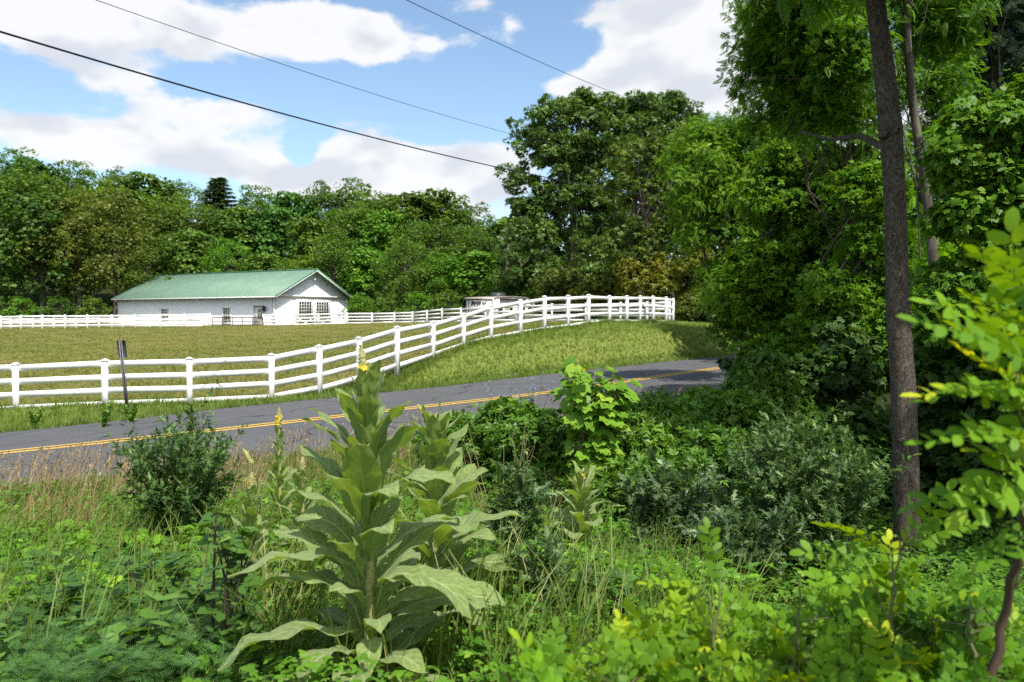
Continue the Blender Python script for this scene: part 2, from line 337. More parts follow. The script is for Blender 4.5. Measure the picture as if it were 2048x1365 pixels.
# half width measured square to the road
tan = np.gradient(RC[:, :2], axis=0); tan /= np.linalg.norm(tan, axis=1)[:, None]; RNm = np.stack([-tan[:, 1], tan[:, 0]], 1)
HWf = np.zeros(NR)
for i in range(NR):
    dd = RF0[:, :2]-RC[i, :2]; al = np.abs(dd@tan[i]); j = al.argmin(); HWf[i] = abs(dd[j]@RNm[i])
HWf = np.clip(HWf, 3.3, 4.7); HWf = np.convolve(np.pad(HWf, 8, 'edge'), np.ones(17)/17, 'valid')
HWn = np.minimum(HWf, 4.0)*.95
def road_prof(x, y):
    """distance off the carriageway edge (negative on it) and road level"""
    shp = np.shape(x); p = np.stack([np.ravel(x), np.ravel(y)], 1); out = np.empty(len(p)); zz = np.empty(len(p))
    for s in range(0, len(p), 20000):
        q = p[s:s+20000]; d = q[:, None, :]-RC[None, :, :2]; dist = np.linalg.norm(d, axis=2); j = dist.argmin(1)
        lat = np.einsum('ij,ij->i', d[np.arange(len(q)), j], RNm[j]); ad = dist[np.arange(len(q)), j]
        hw = np.where(lat > 0, HWf[j], HWn[j]); out[s:s+20000] = np.where(ad > np.abs(lat)+2, ad, np.abs(lat))-hw; zz[s:s+20000] = RC[j, 2]
    return out.reshape(shp), zz.reshape(shp)
FENCE = [(-150, 20.6, 2.55, 1.37), (30, 21.9, 2.546, 1.37), (209, 22.2, 2.46, 1.37), (378, 22.8, 2.45, 1.38), (542, 23.9, 2.43, 1.42), (638, 24.9, 2.27, 1.49), (718, 26.2, 2.03, 1.47), (794, 27.8, 1.72, 1.5),
         (866, 30, 1.43, 1.38), (927, 32, 1.1, 1.36), (982, 33.8, .87, 1.5), (1041, 35.6, .70, 1.6), (1089, 37, .55, 1.66), (1136, 38.6, .43, 1.62), (1177, 40, .27, 1.54), (1219, 41.6, .2, 1.46),
         (1253.6, 43.2, .2, 1.51), (1280, 45, .22, 1.58), (1306, 46.8, .22, 1.62), (1332, 48.6, .26, 1.66), (1346, 50.5, .30, 1.66)]
ctrl = [hpt(p, h, d) for p, d, h, H in FENCE]
ctrl += [tuple(RC[i]) for i in range(0, NR, 12)]
ctrl += [cpt(*a) for a in [(-400, 760, 28), (0, 755, 28), (300, 752, 28.5), (0, 718, 37), (350, 716, 37), (-500, 712, 38), (0, 690, 50), (400, 688, 50), (0, 671, 63), (400, 669, 63), (-600, 676, 60), (0, 659, 80), (250, 657, 80), (500, 653, 81),
        (560, 716, 34), (640, 692, 44), (750, 690, 38), (680, 668, 60), (695, 648.5, 84), (850, 646, 80), (960, 645, 72), (880, 660, 52), (1000, 662, 45), (1040, 644.5, 66), (1103, 645, 61), (1241, 646, 55), (1294, 647, 53),
        (1430, 652, 48), (1390, 649, 52), (1500, 655, 55), (1420, 672, 43), (1560, 690, 42)]]
ctrl += [(-80, 95, 1.0), (-40, 96, .95), (-20, 98, 1.2), (0, 95, 1.3), (20, 80, 1.3), (-90, 112, 3), (-50, 112, 2.2), (-20, 115, 2), (20, 115, 2), (-110, 150, 14), (-60, 150, 9), (-20, 150, 5), (30, 150, 4), (-120, 210, 24), (-60, 210, 18), (0, 210, 11), (60, 210, 9),
         (45, 70, 1.5), (80, 110, 3), (70, 40, .5), (40, 35, -.3), (25, 25, -.9), (-60, 20, -1.2), (-90, 60, -.5)]
ctrl += [(0, 0, 0), (0, -4, .05), (-4, 0, 0), (4, 0, 0), (-8, -5, 0), (8, -5, 0), (0, 2.5, -.02), (-2.5, 3, -.05), (2, 3, -.12), (0, 4, -.1), (-3, 5, -.3), (0, 5.5, -.28), (2.8, 5.5, -.6), (-4.5, 8, -.66), (0, 8, -.6), (3, 8, -.95), (4.3, 8.7, -1.2),
         (7, 9, -1.4), (8, 6, -.9), (-6, 11, -.95), (-1, 11.5, -.85), (4, 12, -1.2), (8, 13, -1.6), (13, 16, -1.6), (0, 15, -.85), (6, 18, -1.0), (12, 24, -1.0), (-12, 8, -.6), (-12, 3, -.1), (12, 2, -.4), (18, 12, -1.3)]
ctrl = np.array(ctrl)
def tps_fit(P):
    S = 30.0; p = P[:, :2]/S; n = len(p)
    r2 = ((p[:, None]-p[None])**2).sum(-1); K = np.where(r2 > 0, .5*r2*np.log(r2+1e-12), 0)+np.eye(n)*2e-4
    A = np.zeros((n+3, n+3)); A[:n, :n] = K; A[:n, n] = 1; A[:n, n+1:] = p; A[n, :n] = 1; A[n+1:, :n] = p.T
    b = np.zeros(n+3); b[:n] = P[:, 2]; w = np.linalg.solve(A, b); return p, w, S
_p, _w, _S = tps_fit(ctrl)
def tps(x, y):
    shp = np.shape(x); q = np.stack([np.ravel(x), np.ravel(y)], 1)/_S; out = np.empty(len(q)); n = len(_p)
    for s in range(0, len(q), 20000):
        k = q[s:s+20000]; r2 = ((k[:, None]-_p[None])**2).sum(-1); U = .5*r2*np.log(r2+1e-12)
        out[s:s+20000] = U@_w[:n]+_w[n]+k@_w[n+1:]
    return out.reshape(shp)
def sstep(t): t = np.clip(t, 0, 1); return t*t*(3-2*t)
def height(x, y, under=True):
    x = np.asarray(x, float); y = np.asarray(y, float)
    xc = np.clip(x, -125, 95); yc = np.clip(y, -8, 215); z = tps(xc, yc)
    z = z+.05*np.sin(x*.9+1.3)*np.sin(y*.7)+.025*np.sin(x*2.3+y*1.9)
    e, rz = road_prof(x, y); w = sstep((e-.25)/2.0)
    base = rz-(.06 if under else 0.0); shoulder = base-.04*np.clip(e/.3, 0, 1)
    return z*w+shoulder*(1-w)
def hz(x, y): return float(height(np.array([x]), np.array([y]))[0])
gy = np.concatenate([[-300, -120, -50, -20], np.arange(-8, 24, .35), np.arange(24, 60, .6), np.arange(60, 120, 1.6), np.arange(120, 216, 6), [260, 340, 500, 800, 1500]])
gx0 = np.concatenate([np.arange(0, 14, .4), np.arange(14, 40, .9), np.arange(40, 126, 3), [150, 200, 300, 500, 900, 1500]])
gx = np.concatenate([-gx0[::-1][:-1], gx0])
GX, GY = np.meshgrid(gx, gy); GZ = height(GX, GY)
nx, ny = len(gx), len(gy); ii = (np.arange(ny-1)[:, None]*nx+np.arange(nx-1)[None]).ravel()
GQ = np.stack([ii, ii+1, ii+nx+1, ii+nx], 1)
# ground colour by place: mown brown-green pasture, greener bank, dark soil under the thicket
m, t = mat_new('ground_cover'); n = t.nodes; l = t.links
def _n(tp, **k):
    a = n.new(tp)
    for x, y in k.items(): setattr(a, x, y)
    return a
gc = _n('ShaderNodeTexCoord')
def gnoise(s, d=6, r=.6):
    q = _n('ShaderNodeTexNoise'); q.inputs['Scale'].default_value = s; q.inputs['Detail'].default_value = d; q.inputs['Roughness'].default_value = r; l.new(gc.outputs['Object'], q.inputs['Vector']); return q.outputs['Fac']
def ramp(f, stops):
    c = _n('ShaderNodeValToRGB'); l.new(f, c.inputs[0]); e = c.color_ramp.elements
    e[0].position, e[0].color = stops[0][0], rgba(stops[0][1]); e[1].position, e[1].color = stops[-1][0], rgba(stops[-1][1])
    for a, b in stops[1:-1]: x = e.new(a); x.color = rgba(b)
    return c.outputs[0]
def gmix(f, a, b):
    x = _n('ShaderNodeMix', data_type='RGBA'); l.new(f, x.inputs[0]); l.new(a, x.inputs[6]); l.new(b, x.inputs[7]); return x.outputs[2]
fine = gnoise(7, 8, .75); mid = gnoise(.55, 6, .65); big = gnoise(.12, 4, .5)
past = gmix(mid, ramp(fine, [(.32, (.08, .1, .02)), (.5, (.15, .15, .04)), (.68, (.24, .21, .08))]), ramp(fine, [(.32, (.1, .09, .025)), (.5, (.19, .15, .05)), (.7, (.28, .2, .1))]))
bank = gmix(mid, ramp(fine, [(.3, (.08, .13, .02)), (.55, (.15, .21, .035)), (.7, (.24, .25, .07))]), ramp(fine, [(.3, (.1, .14, .03)), (.5, (.19, .21, .05)), (.7, (.3, .27, .11))]))
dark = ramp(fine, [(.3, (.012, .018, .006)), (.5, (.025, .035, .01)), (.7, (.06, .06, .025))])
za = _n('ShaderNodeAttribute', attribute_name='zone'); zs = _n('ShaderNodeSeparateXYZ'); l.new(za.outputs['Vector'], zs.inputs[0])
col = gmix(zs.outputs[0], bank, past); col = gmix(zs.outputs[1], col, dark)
pb = _n('ShaderNodeBsdfPrincipled'); pb.inputs['Roughness'].default_value = .95; pb.inputs['Specular IOR Level'].default_value = .1; l.new(col, pb.inputs[0])
bm = _n('ShaderNodeBump'); bm.inputs['Strength'].default_value = .8; bm.inputs['Distance'].default_value = .08; l.new(fine, bm.inputs['Height']); l.new(bm.outputs[0], pb.inputs['Normal'])
oo = _n('ShaderNodeOutputMaterial'); l.new(pb.outputs[0], oo.inputs[0]); M['ground'] = m
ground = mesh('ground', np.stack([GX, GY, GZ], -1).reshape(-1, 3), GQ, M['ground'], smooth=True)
# zones: side of the roadside fence / thicket
fx = np.array([(p-CX)/F*d for p, d, h, H in FENCE]); fy = np.array([d for p, d, h, H in FENCE])
def fence_y(x): 
    return np.where(x < fx[0], fy[0], np.interp(x, fx[:-1], fy[:-1]))
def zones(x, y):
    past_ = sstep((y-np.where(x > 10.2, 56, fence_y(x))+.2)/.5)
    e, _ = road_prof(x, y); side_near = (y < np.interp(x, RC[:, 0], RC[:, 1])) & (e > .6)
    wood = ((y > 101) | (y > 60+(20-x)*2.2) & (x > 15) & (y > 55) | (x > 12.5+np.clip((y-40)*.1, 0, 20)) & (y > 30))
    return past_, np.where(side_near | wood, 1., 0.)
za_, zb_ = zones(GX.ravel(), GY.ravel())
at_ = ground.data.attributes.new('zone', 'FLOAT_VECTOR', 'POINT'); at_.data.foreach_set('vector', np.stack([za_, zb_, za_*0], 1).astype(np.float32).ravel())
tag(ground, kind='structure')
# ------------------------------------------------------------------ road
m, t = mat_new('asphalt'); n = t.nodes; l = t.links
gc = _n('ShaderNodeTexCoord')
f1 = gnoise(60, 3, .7); f2 = gnoise(.7, 5, .6)
v = _n('ShaderNodeTexVoronoi'); v.inputs['Scale'].default_value = 90; l.new(gc.outputs['Object'], v.inputs['Vector'])
ca = ramp(f1, [(.3, (.05, .05, .053)), (.5, (.08, .08, .084)), (.72, (.15, .15, .155))]); cb = ramp(f1, [(.3, (.065, .065, .067)), (.55, (.1, .1, .103)), (.7, (.17, .17, .172))])
wv = _n('ShaderNodeTexNoise'); wv.inputs['Scale'].default_value = 1.2; wv.inputs['Detail'].default_value = 6; l.new(gc.outputs['Object'], wv.inputs['Vector'])
wm = _n('ShaderNodeMix', data_type='RGBA'); wm.inputs[0].default_value = .45; l.new(gc.outputs['Object'], wm.inputs[6]); l.new(wv.outputs['Color'], wm.inputs[7])
ck = _n('ShaderNodeTexVoronoi', feature='DISTANCE_TO_EDGE'); ck.inputs['Scale'].default_value = .55; l.new(wm.outputs[2], ck.inputs['Vector'])
col = gmix(ramp(f2, [(.4, (0, 0, 0)), (.65, (1, 1, 1))]), ca, cb)
crk = ramp(ck.outputs['Distance'], [(0, (.85, .85, .85)), (.014, (0, 0, 0))]); dk = _n('ShaderNodeRGB'); dk.outputs[0].default_value = (.018, .018, .02, 1); col = gmix(crk, col, dk.outputs[0])
pb = _n('ShaderNodeBsdfPrincipled'); pb.inputs['Roughness'].default_value = .85; pb.inputs['Specular IOR Level'].default_value = .3; l.new(col, pb.inputs[0])
bm = _n('ShaderNodeBump'); bm.inputs['Strength'].default_value = .4; bm.inputs['Distance'].default_value = .01; l.new(v.outputs[0], bm.inputs['Height']); l.new(bm.outputs[0], pb.inputs['Normal'])
oo = _n('ShaderNodeOutputMaterial'); l.new(pb.outputs[0], oo.inputs[0]); M['asphalt'] = m
def strip(name, lo, hi, z, mat, cols=8, ragged=0, seed=1):
    rs = rng(seed); k = 6; t_ = np.linspace(0, NR-1, NR*k); I = np.arange(NR)
    rc = np.stack([np.interp(t_, I, RC[:, i]) for i in range(3)], 1); nm = np.stack([np.interp(t_, I, RNm[:, i]) for i in range(2)], 1)
    lo = np.interp(t_, I, lo); hi = np.interp(t_, I, hi)
    if ragged:
        for a in (lo, hi): a += np.convolve(rs.normal(size=len(t_)+8), np.ones(9)/9, 'valid')*ragged
    V = []
    for c in range(cols+1):
        w = lo+(hi-lo)*c/cols; p = rc.copy(); p[:, :2] += nm*w[:, None]; p[:, 2] += z+(-.012*np.abs(w)); V.append(p)
    V = np.stack(V, 1).reshape(-1, 3); a = (np.arange(len(t_)-1)[:, None]*(cols+1)+np.arange(cols)[None]).ravel()
    return mesh(name, V, np.stack([a, a+cols+1, a+cols+2, a+1], 1)[:, ::-1], mat, smooth=True)
road = strip('road', -HWn-.1, HWf, .03, M['asphalt'], ragged=.12); tag(road, kind='structure')
M['yellow'] = noise_mat('road_paint', [(.16, .12, .06), (.52, .33, .06), (.6, .38, .07)], scale=26, detail=8, rough=.7, stops=[.3, .44, .7])
s1 = strip('road_marking', np.full(NR, .07), np.full(NR, .23), .036, M['yellow'], 1); s2 = strip('road_marking', np.full(NR, -.23), np.full(NR, -.07), .036, M['yellow'], 1)
for s in (s1, s2): tag(s, kind='structure')

# ================================================================== fences
def rail_fence(root, posts, nr, rail_h, zf, pw=.127, label=None, off=0, gap=None, rgrp='rail'):
    """posts: list of (X, Y, zbase, H)"""
    for k, (x, y, z, H) in enumerate(posts):
        a = posts[max(0, k-1)]; b = posts[min(len(posts)-1, k+1)]; rz = math.atan2(b[1]-a[1], b[0]-a[0])
        mb = MB(); mb.box((x, y, z+(H-.05)/2-.2), (pw, pw, H-.05+.4), rz)
        # cap: flat plate plus low pyramid
        mb.box((x, y, z+H-.04), (pw+.035, pw+.035, .03), rz)
        c = (pw+.03)/2; Vp = []
        for dx, dy in ((-c, -c), (c, -c), (c, c), (-c, c)):
            ca, sa = math.cos(rz), math.sin(rz); Vp.append((x+dx*ca-dy*sa, y+dx*sa+dy*ca, z+H-.025))
        Vp.append((x, y, z+H+.02)); mb.add(Vp, None, [(0, 1, 4), (1, 2, 4), (2, 3, 4), (3, 0, 4)])
        mb.build('post', M['white'], root)
    for k in range(len(posts)-1):
        if gap and k in gap: continue
        x, y, z, H = posts[k]; x2, y2, z2, H2 = posts[k+1]
        d = np.array([x2-x, y2-y]); d = d/np.linalg.norm(d)*(pw*.48)
        for j in range(nr):
            f = zf[j]; mb = MB(); r_ = random.uniform(-.012, .012); r2_ = random.uniform(-.012, .012)
            mb.bar((x+d[0], y+d[1], z+H*f+r_), (x2-d[0], y2-d[1], z2+H2*f+r2_), .038, rail_h); mb.build('rail', M['white'], root)
random.seed(4)
P = [((p-CX)/F*d, d, CAMZ-h, H) for p, d, h, H in FENCE]
fr = empty('rail_fence', (0, 0, 0), 'long four rail white fence along the near side of the pasture, beside the road', 'fence', 'white rail fences')
fr.location = (P[1][0], P[1][1], P[1][2])
ox, oy, oz = fr.location
rail_fence(fr, [(x-ox, y-oy, z-oz, H) for x, y, z, H in P], 4, .17, (.085, .36, .63, .9), .148)
# fence at the top of the pasture, left run, gate gap, run before the barn, and round to the corner
def pp(lst): return [((p-CX)/F*d, d, CAMZ-(b-HZ)/F*d, (b-tp)/F*d) for p, tp, b, d in lst]
A = pp([(-96, 632, 661, 79), (-48, 632, 660.5, 79), (2, 631.6, 659.5, 79), (42, 630.3, 659, 79), (85, 630, 658.5, 79), (130, 629.5, 658, 79), (175, 629.5, 657, 79), (224, 629.3, 656, 79.5), (270, 629, 655, 80), (321, 628, 654.5, 80.5), (369, 627.5, 653.5, 81), (420, 626.5, 653, 81.5)])
B = pp([(527, 628, 653, 82), (584, 628.5, 652, 82.5), (637, 626.5, 651, 83), (694.5, 625.5, 649.5, 84), (744, 625.5, 648.5, 84), (789, 625, 647, 83), (825, 623.4, 646.5, 82), (854, 620.4, 646, 80), (884, 617, 645.5, 78), (922, 615.5, 645, 74), (971, 613, 644.5, 70), (1033, 610, 644.5, 66),
        (1104, 607.5, 644.5, 61), (1172, 606, 645, 58), (1241, 604.6, 646, 55), (1294, 603.6, 647, 53), (1338, 600, 648.5, 51.2)])
fb = empty('rail_fence', (A[2][0], A[2][1], A[2][2]), 'distant white rail fence along the hilltop to the left of the brown pipe gate', 'fence', 'white rail fences')
ox, oy, oz = fb.location; rail_fence(fb, [(x-ox, y-oy, z-oz, H) for x, y, z, H in A], 3, .18, (.22, .54, .88), .15)
fc = empty('rail_fence', B[0][:3], 'white rail fence curving from the barn front past the travel trailer to the hilltop corner', 'fence', 'white rail fences')
ox, oy, oz = fc.location; rail_fence(fc, [(x-ox, y-oy, z-oz, H) for x, y, z, H in B], 4, .17, (.1, .36, .62, .89), .145)
# inner fence seen through the hilltop one, far left, ending in a low run beside the barn
I_ = pp([(-70, 637, 660, 85), (-20, 637, 660, 85), (22, 637, 660, 85), (66, 636.5, 659, 85), (108, 636, 659, 85), (152, 636, 658, 85), (198, 635, 657, 85), (246, 636, 657, 85.5), (300, 637.5, 657, 86), (352, 638, 657, 86.5), (404, 638, 657, 87)])
fd = empty('rail_fence', I_[2][:3], 'second white rail fence just behind the hilltop fence on the far left', 'fence', 'white rail fences')
ox, oy, oz = fd.location; rail_fence(fd, [(x-ox, y-oy, z-oz, H) for x, y, z, H in I_], 3, .19, (.25, .56, .88), .15)
# pipe gate
M['gate'] = noise_mat('gate_paint', [(.04, .012, .009), (.07, .02, .014), (.1, .035, .02)], scale=5, rough=.5)
g0 = at(424.5, 652.5, 81.5); g1 = at(526, 652.5, 81.8)
gt = empty('pipe_gate', g0, 'closed brown steel pipe gate in the hilltop fence before the barn', 'gate')
gv = np.array(g1-g0); H = 17/F*81.6*1.0; H = 0.84
mb = MB(); a0 = np.array([0, 0, .02]); 
o1 = gv*.012; 
loop = [a0+[0, 0, 0], a0+[0, 0, H-.1], a0+gv*.012+[0, 0, H-.01], a0+gv*.03+[0, 0, H], a0+gv*.97+[0, 0, H], a0+gv*.988+[0, 0, H-.01], a0+gv+[0, 0, H-.1], a0+gv]
mb.tube(loop, .05, 6); mb.build('gate_frame', M['gate'], gt, True)
for f in (.12, .5): 
    mb = MB(); mb.tube([a0+[0, 0, H*f], a0+gv*.5+[0, 0, H*f], a0+gv+[0, 0, H*f]], .036, 6); mb.build('rail', M['gate'], gt, True)
for f in (.2, .4, .6, .8):
    mb = MB(); mb.bar(a0+gv*f, a0+gv*f+[0, 0, H], .05, .07); mb.build('brace', M['gate'], gt)
# ================================================================== barn
BC = at(549, 652, 88); th = R(27.8); La, Wb = 26.3, 12.1
zb = BC.z-.25; WALL = 4.55-zb-.12   # eave height above base
barn = empty('barn', (BC.x, BC.y, zb), 'long white metal barn with a green roof and paned sliding doors behind the hilltop fence', 'barn', None, 0)
ua = np.array([-math.cos(th), math.sin(th), 0]); ub = np.array([math.sin(th), math.cos(th), 0]); uz = np.array([0, 0, 1.])
def bp(a, b, z): return ua*a+ub*b+uz*z      # barn space -> parent space
RIDGE = WALL+2.95
# ribbed siding material
def ribbed(name, c1, c2, scale, ax, rough=.45):
    m, t = mat_new(name); n = t.nodes; l = t.links
    uvn = n.new('ShaderNodeAttribute'); uvn.attribute_name = 'luv'; sx = n.new('ShaderNodeSeparateXYZ'); l.new(uvn.outputs['Vector'], sx.inputs[0])
    mu = n.new('ShaderNodeMath'); mu.operation = 'MULTIPLY'; mu.inputs[1].default_value = scale; l.new(sx.outputs[ax], mu.inputs[0])
    fr_ = n.new('ShaderNodeMath'); fr_.operation = 'FRACT'; l.new(mu.outputs[0], fr_.inputs[0])
    cr = n.new('ShaderNodeValToRGB'); e = cr.color_ramp.elements; e[0].position = 0; e[0].color = (0, 0, 0, 1); e[1].position = .22; e[1].color = (0, 0, 0, 1)
    x = e.new(.06); x.color = (1, 1, 1, 1); x = e.new(.15); x.color = (1, 1, 1, 1); l.new(fr_.outputs[0], cr.inputs[0])
    no = n.new('ShaderNodeTexNoise'); no.inputs['Scale'].default_value = .8; no.inputs['Detail'].default_value = 5; l.new(uvn.outputs['Vector'], no.inputs['Vector'])
    mx = n.new('ShaderNodeMix'); mx.data_type = 'RGBA'; mx.inputs[6].default_value = rgba(c1); mx.inputs[7].default_value = rgba(c2); l.new(no.outputs['Fac'], mx.inputs[0])
    p = n.new('ShaderNodeBsdfPrincipled'); p.inputs['Roughness'].default_value = rough; l.new(mx.outputs[2], p.inputs['Base Color'])
    b = n.new('ShaderNodeBump'); b.inputs['Strength'].default_value = 1; b.inputs['Distance'].default_value = .014; l.new(cr.outputs[0], b.inputs['Height']); l.new(b.outputs[0], p.inputs['Normal'])
    o = n.new('ShaderNodeOutputMaterial'); l.new(p.outputs[0], o.inputs[0]); return m
M['siding'] = noise_mat('white_siding', [(.76, .79, .82), (.83, .85, .87)], scale=.8, rough=.45)
M['roof'] = noise_mat('green_roof', [(.15, .25, .175), (.17, .28, .2), (.2, .3, .22)], scale=.5, rough=.5)
M['trim'] = flat('white_trim', (.78, .78, .77), .5); M['glass'] = noise_mat('window_glass', [(.01, .014, .012), (.03, .05, .035)], scale=1.5, rough=.08, spec=.6)
M['green'] = flat('green_trim', (.1, .26, .16), .5); M['darkgap'] = flat('dark_interior', (.02, .02, .02), .9); M['lamp'] = flat('black_lamp', (.015, .015, .015), .4)
def wall_sheet(name, pts, uvs, mat, parent, th_=.12, nrm=None):
    """polygonal sheet with real thickness; pts in order, nrm outward"""
    P_ = np.array(pts); k = len(P_); nrm = np.array(nrm); Vv = np.concatenate([P_, P_-nrm*th_]); uv = np.concatenate([np.array(uvs), np.array(uvs)])
    T = [(0, i, i+1) for i in range(1, k-1)]+[(k, k+i+1, k+i) for i in range(1, k-1)]
    Q = [(i, i+k, (i+1) % k+k, (i+1) % k) for i in range(k)]
    return mesh(name, Vv, Q, mat, parent, uv=uv, F3=T, rnd=np.full(len(Vv), .5))
def corr(name, u0, u1, zlo, zhi, mapf, mat, parent, pitch=.3, dep=.022, rib=.06, extra_u=()):
    """ribbed metal sheet: real trapezoid ribs; mapf(u, z, out) -> point"""
    us = []; k = int((u1-u0)/pitch)+1
    for i in range(k):
        a = u0+i*pitch
        for du, o in ((0, 0), (pitch-rib, 0), (pitch-rib*.75, dep), (pitch-rib*.25, dep)):
            if a+du < u1: us.append((a+du, o))
    us.append((u1, 0)); us += [(e, 0) for e in extra_u]; us.sort()
    V_ = []
    for u, o in us: V_ += [mapf(u, zlo(u), o), mapf(u, zhi(u), o)]
    for u, o in us: V_ += [mapf(u, zlo(u), -.1), mapf(u, zhi(u), -.1)]
    n_ = len(us); Q_ = [(2*i, 2*i+2, 2*i+3, 2*i+1) for i in range(n_-1)]; b_ = 2*n_; Q_ += [(b_+2*i, b_+2*i+1, b_+2*i+3, b_+2*i+2) for i in range(n_-1)]
    Q_ += [(2*i+1, 2*i+3, b_+2*i+3, b_+2*i+1) for i in range(n_-1)]+[(0, 1, b_+1, b_), (2*n_-2, b_+2*n_-2, b_+2*n_-1, 2*n_-1)]
    return mesh(name, V_, Q_, mat, parent, rnd=np.full(len(V_), .5))
def rect(a0, a1, z0, z1, on):  # on long wall
    return [bp(a, -0.0, z) for a, z in ((a0, z0), (a1, z0), (a1, z1), (a0, z1))]
nl_ = -ub; ng_ = -ua
# positions along long wall given photo px
def a_at(px):
    q = (px-CX)/F; return (q*BC.y-BC.x)/(ua[0]-q*ua[1])
def b_at(px):
    q = (px-CX)/F; return (q*BC.y-BC.x)/(ub[0]-q*ub[1])
def z_at(py, a=0, b=0):
    y = BC.y+ua[1]*a+ub[1]*b; return at(1024, py, y).z-zb
La = a_at(237); Wb = b_at(693)
corr('wall', 0, La, lambda u: -.5, lambda u: WALL, lambda u, z, o: bp(u, -o, z), M['siding'], barn)
gw = [(.12, -.5), (Wb, -.5), (Wb, WALL), (Wb/2, RIDGE-.12), (.0, WALL)]; gw[0] = (0, -.5)
corr('wall', 0, Wb, lambda u: -.5, lambda u: WALL+(RIDGE-.12-WALL)*(1-abs(u-Wb/2)/(Wb/2)), lambda u, z, o: bp(-.004-o, u, z), M['siding'], barn, extra_u=(Wb/2,))
wall_sheet('wall', [bp(La, b, z) for b, z in gw], [(b, 0, z) for b, z in gw], M['siding'], barn, nrm=ua)
wall_sheet('wall', [bp(.2, Wb, -.5), bp(La-.2, Wb, -.5), bp(La-.2, Wb, WALL), bp(.2, Wb, WALL)], [(0, 0, 0), (La, 0, 0), (La, 0, 3), (0, 0, 3)], M['siding'], barn, nrm=ub)
# roof: two slopes as one part with ridge and drip edge
OH = .75; EV = .55; sl = (RIDGE-WALL)/(Wb/2); ze = WALL-EV*sl+.08
Vr = []; uvr = []
for a in (-OH, La+.5):
    for b, z in ((-EV, ze), (Wb/2, RIDGE+.08), (Wb+EV, ze), (Wb+EV, ze-.1), (Wb/2, RIDGE-.04), (-EV, ze-.1)): Vr.append(bp(a, b, z)); uvr.append((a, b, 0))
Qr = [(i, (i+1) % 6, (i+1) % 6+6, i+6) for i in range(6)]+[(0, 5, 4, 1), (1, 4, 3, 2), (6, 7, 10, 11), (7, 8, 9, 10)]
roof = mesh('roof', Vr, Qr, M['roof'], barn, uv=uvr, rnd=np.full(12, .5))
mb = MB()
for i in range(1, int((La+OH+.5)/.45)):
    a_ = -OH+i*.45; mb.bar(bp(a_, -EV+.01, ze+.01), bp(a_, Wb/2-.1, RIDGE+.075), .05, .05)
mb.build('roof_rib', M['roof'], roof)
mb = MB()
for sgn in (0, 1):
    b0, b1 = (-EV, Wb/2) if sgn == 0 else (Wb+EV, Wb/2)
    mb.bar(bp(-OH-.02, b0, ze-.0), bp(-OH-.02, b1, RIDGE+.07), .06, .14)
mb.bar(bp(-OH, Wb/2, RIDGE+.12), bp(La+.5, Wb/2, RIDGE+.12), .4, .06); mb.build('ridge_cap', M['green'], roof)
mb = MB()
for b0 in (-EV, Wb+EV): mb.bar(bp(-OH-.03, b0, ze-.17), bp(-OH-.03, Wb/2, RIDGE-.11), .05, .1)
mb.build('fascia', M['trim'], roof)
mb = MB(); mb.bar(bp(-OH+.1, -EV-.04, ze-.14), bp(La+.45, -EV-.04, ze-.14), .12, .13); mb.build('gutter', M['trim'], roof)
mb = MB(); mb.tube([bp(La-.1, -EV, ze-.15), bp(La-.1, -.1, ze-.5), bp(La-.1, -.1, -.3)], .05, 6); mb.build('downspout', M['trim'], barn)
mb = MB(); mb.tube([bp(.25, -EV, ze-.15), bp(.25, -.1, ze-.5), bp(.25, -.1, -.3)], .05, 6); mb.build('downspout', M['trim'], barn)
mb = MB(); mb.bar(bp(-.05, -.05, -.4), bp(-.05, -.05, WALL-.2), .16, .16)
mb.build('corner_trim', M['trim'], barn)
mb = MB(); mb.bar(bp(-.05, Wb+.0, -.4), bp(-.05, Wb+.0, WALL-.2), .16, .16); mb.build('corner_trim', M['trim'], barn)
def bar_l(mb, a0, z0, a1, z1, out, w=.07, dep=.05):
    """bar on the long wall"""
    d = -ub*out
    p = bp(a0, 0, z0)+d; q = bp(a1, 0, z1)+d
    if abs(z1-z0) > abs(a1-a0): V_ = [(p+ua*w*.5*s+(-ub)*dep*.5*t_) for s in (-1, 1) for t_ in (-1, 1)]+[(q+ua*w*.5*s+(-ub)*dep*.5*t_) for s in (-1, 1) for t_ in (-1, 1)]
    else: V_ = [(p+uz*w*.5*s+(-ub)*dep*.5*t_) for s in (-1, 1) for t_ in (-1, 1)]+[(q+uz*w*.5*s+(-ub)*dep*.5*t_) for s in (-1, 1) for t_ in (-1, 1)]
    mb.add(V_, [(0, 1, 3, 2), (4, 6, 7, 5), (0, 4, 5, 1), (2, 3, 7, 6), (0, 2, 6, 4), (1, 5, 7, 3)])
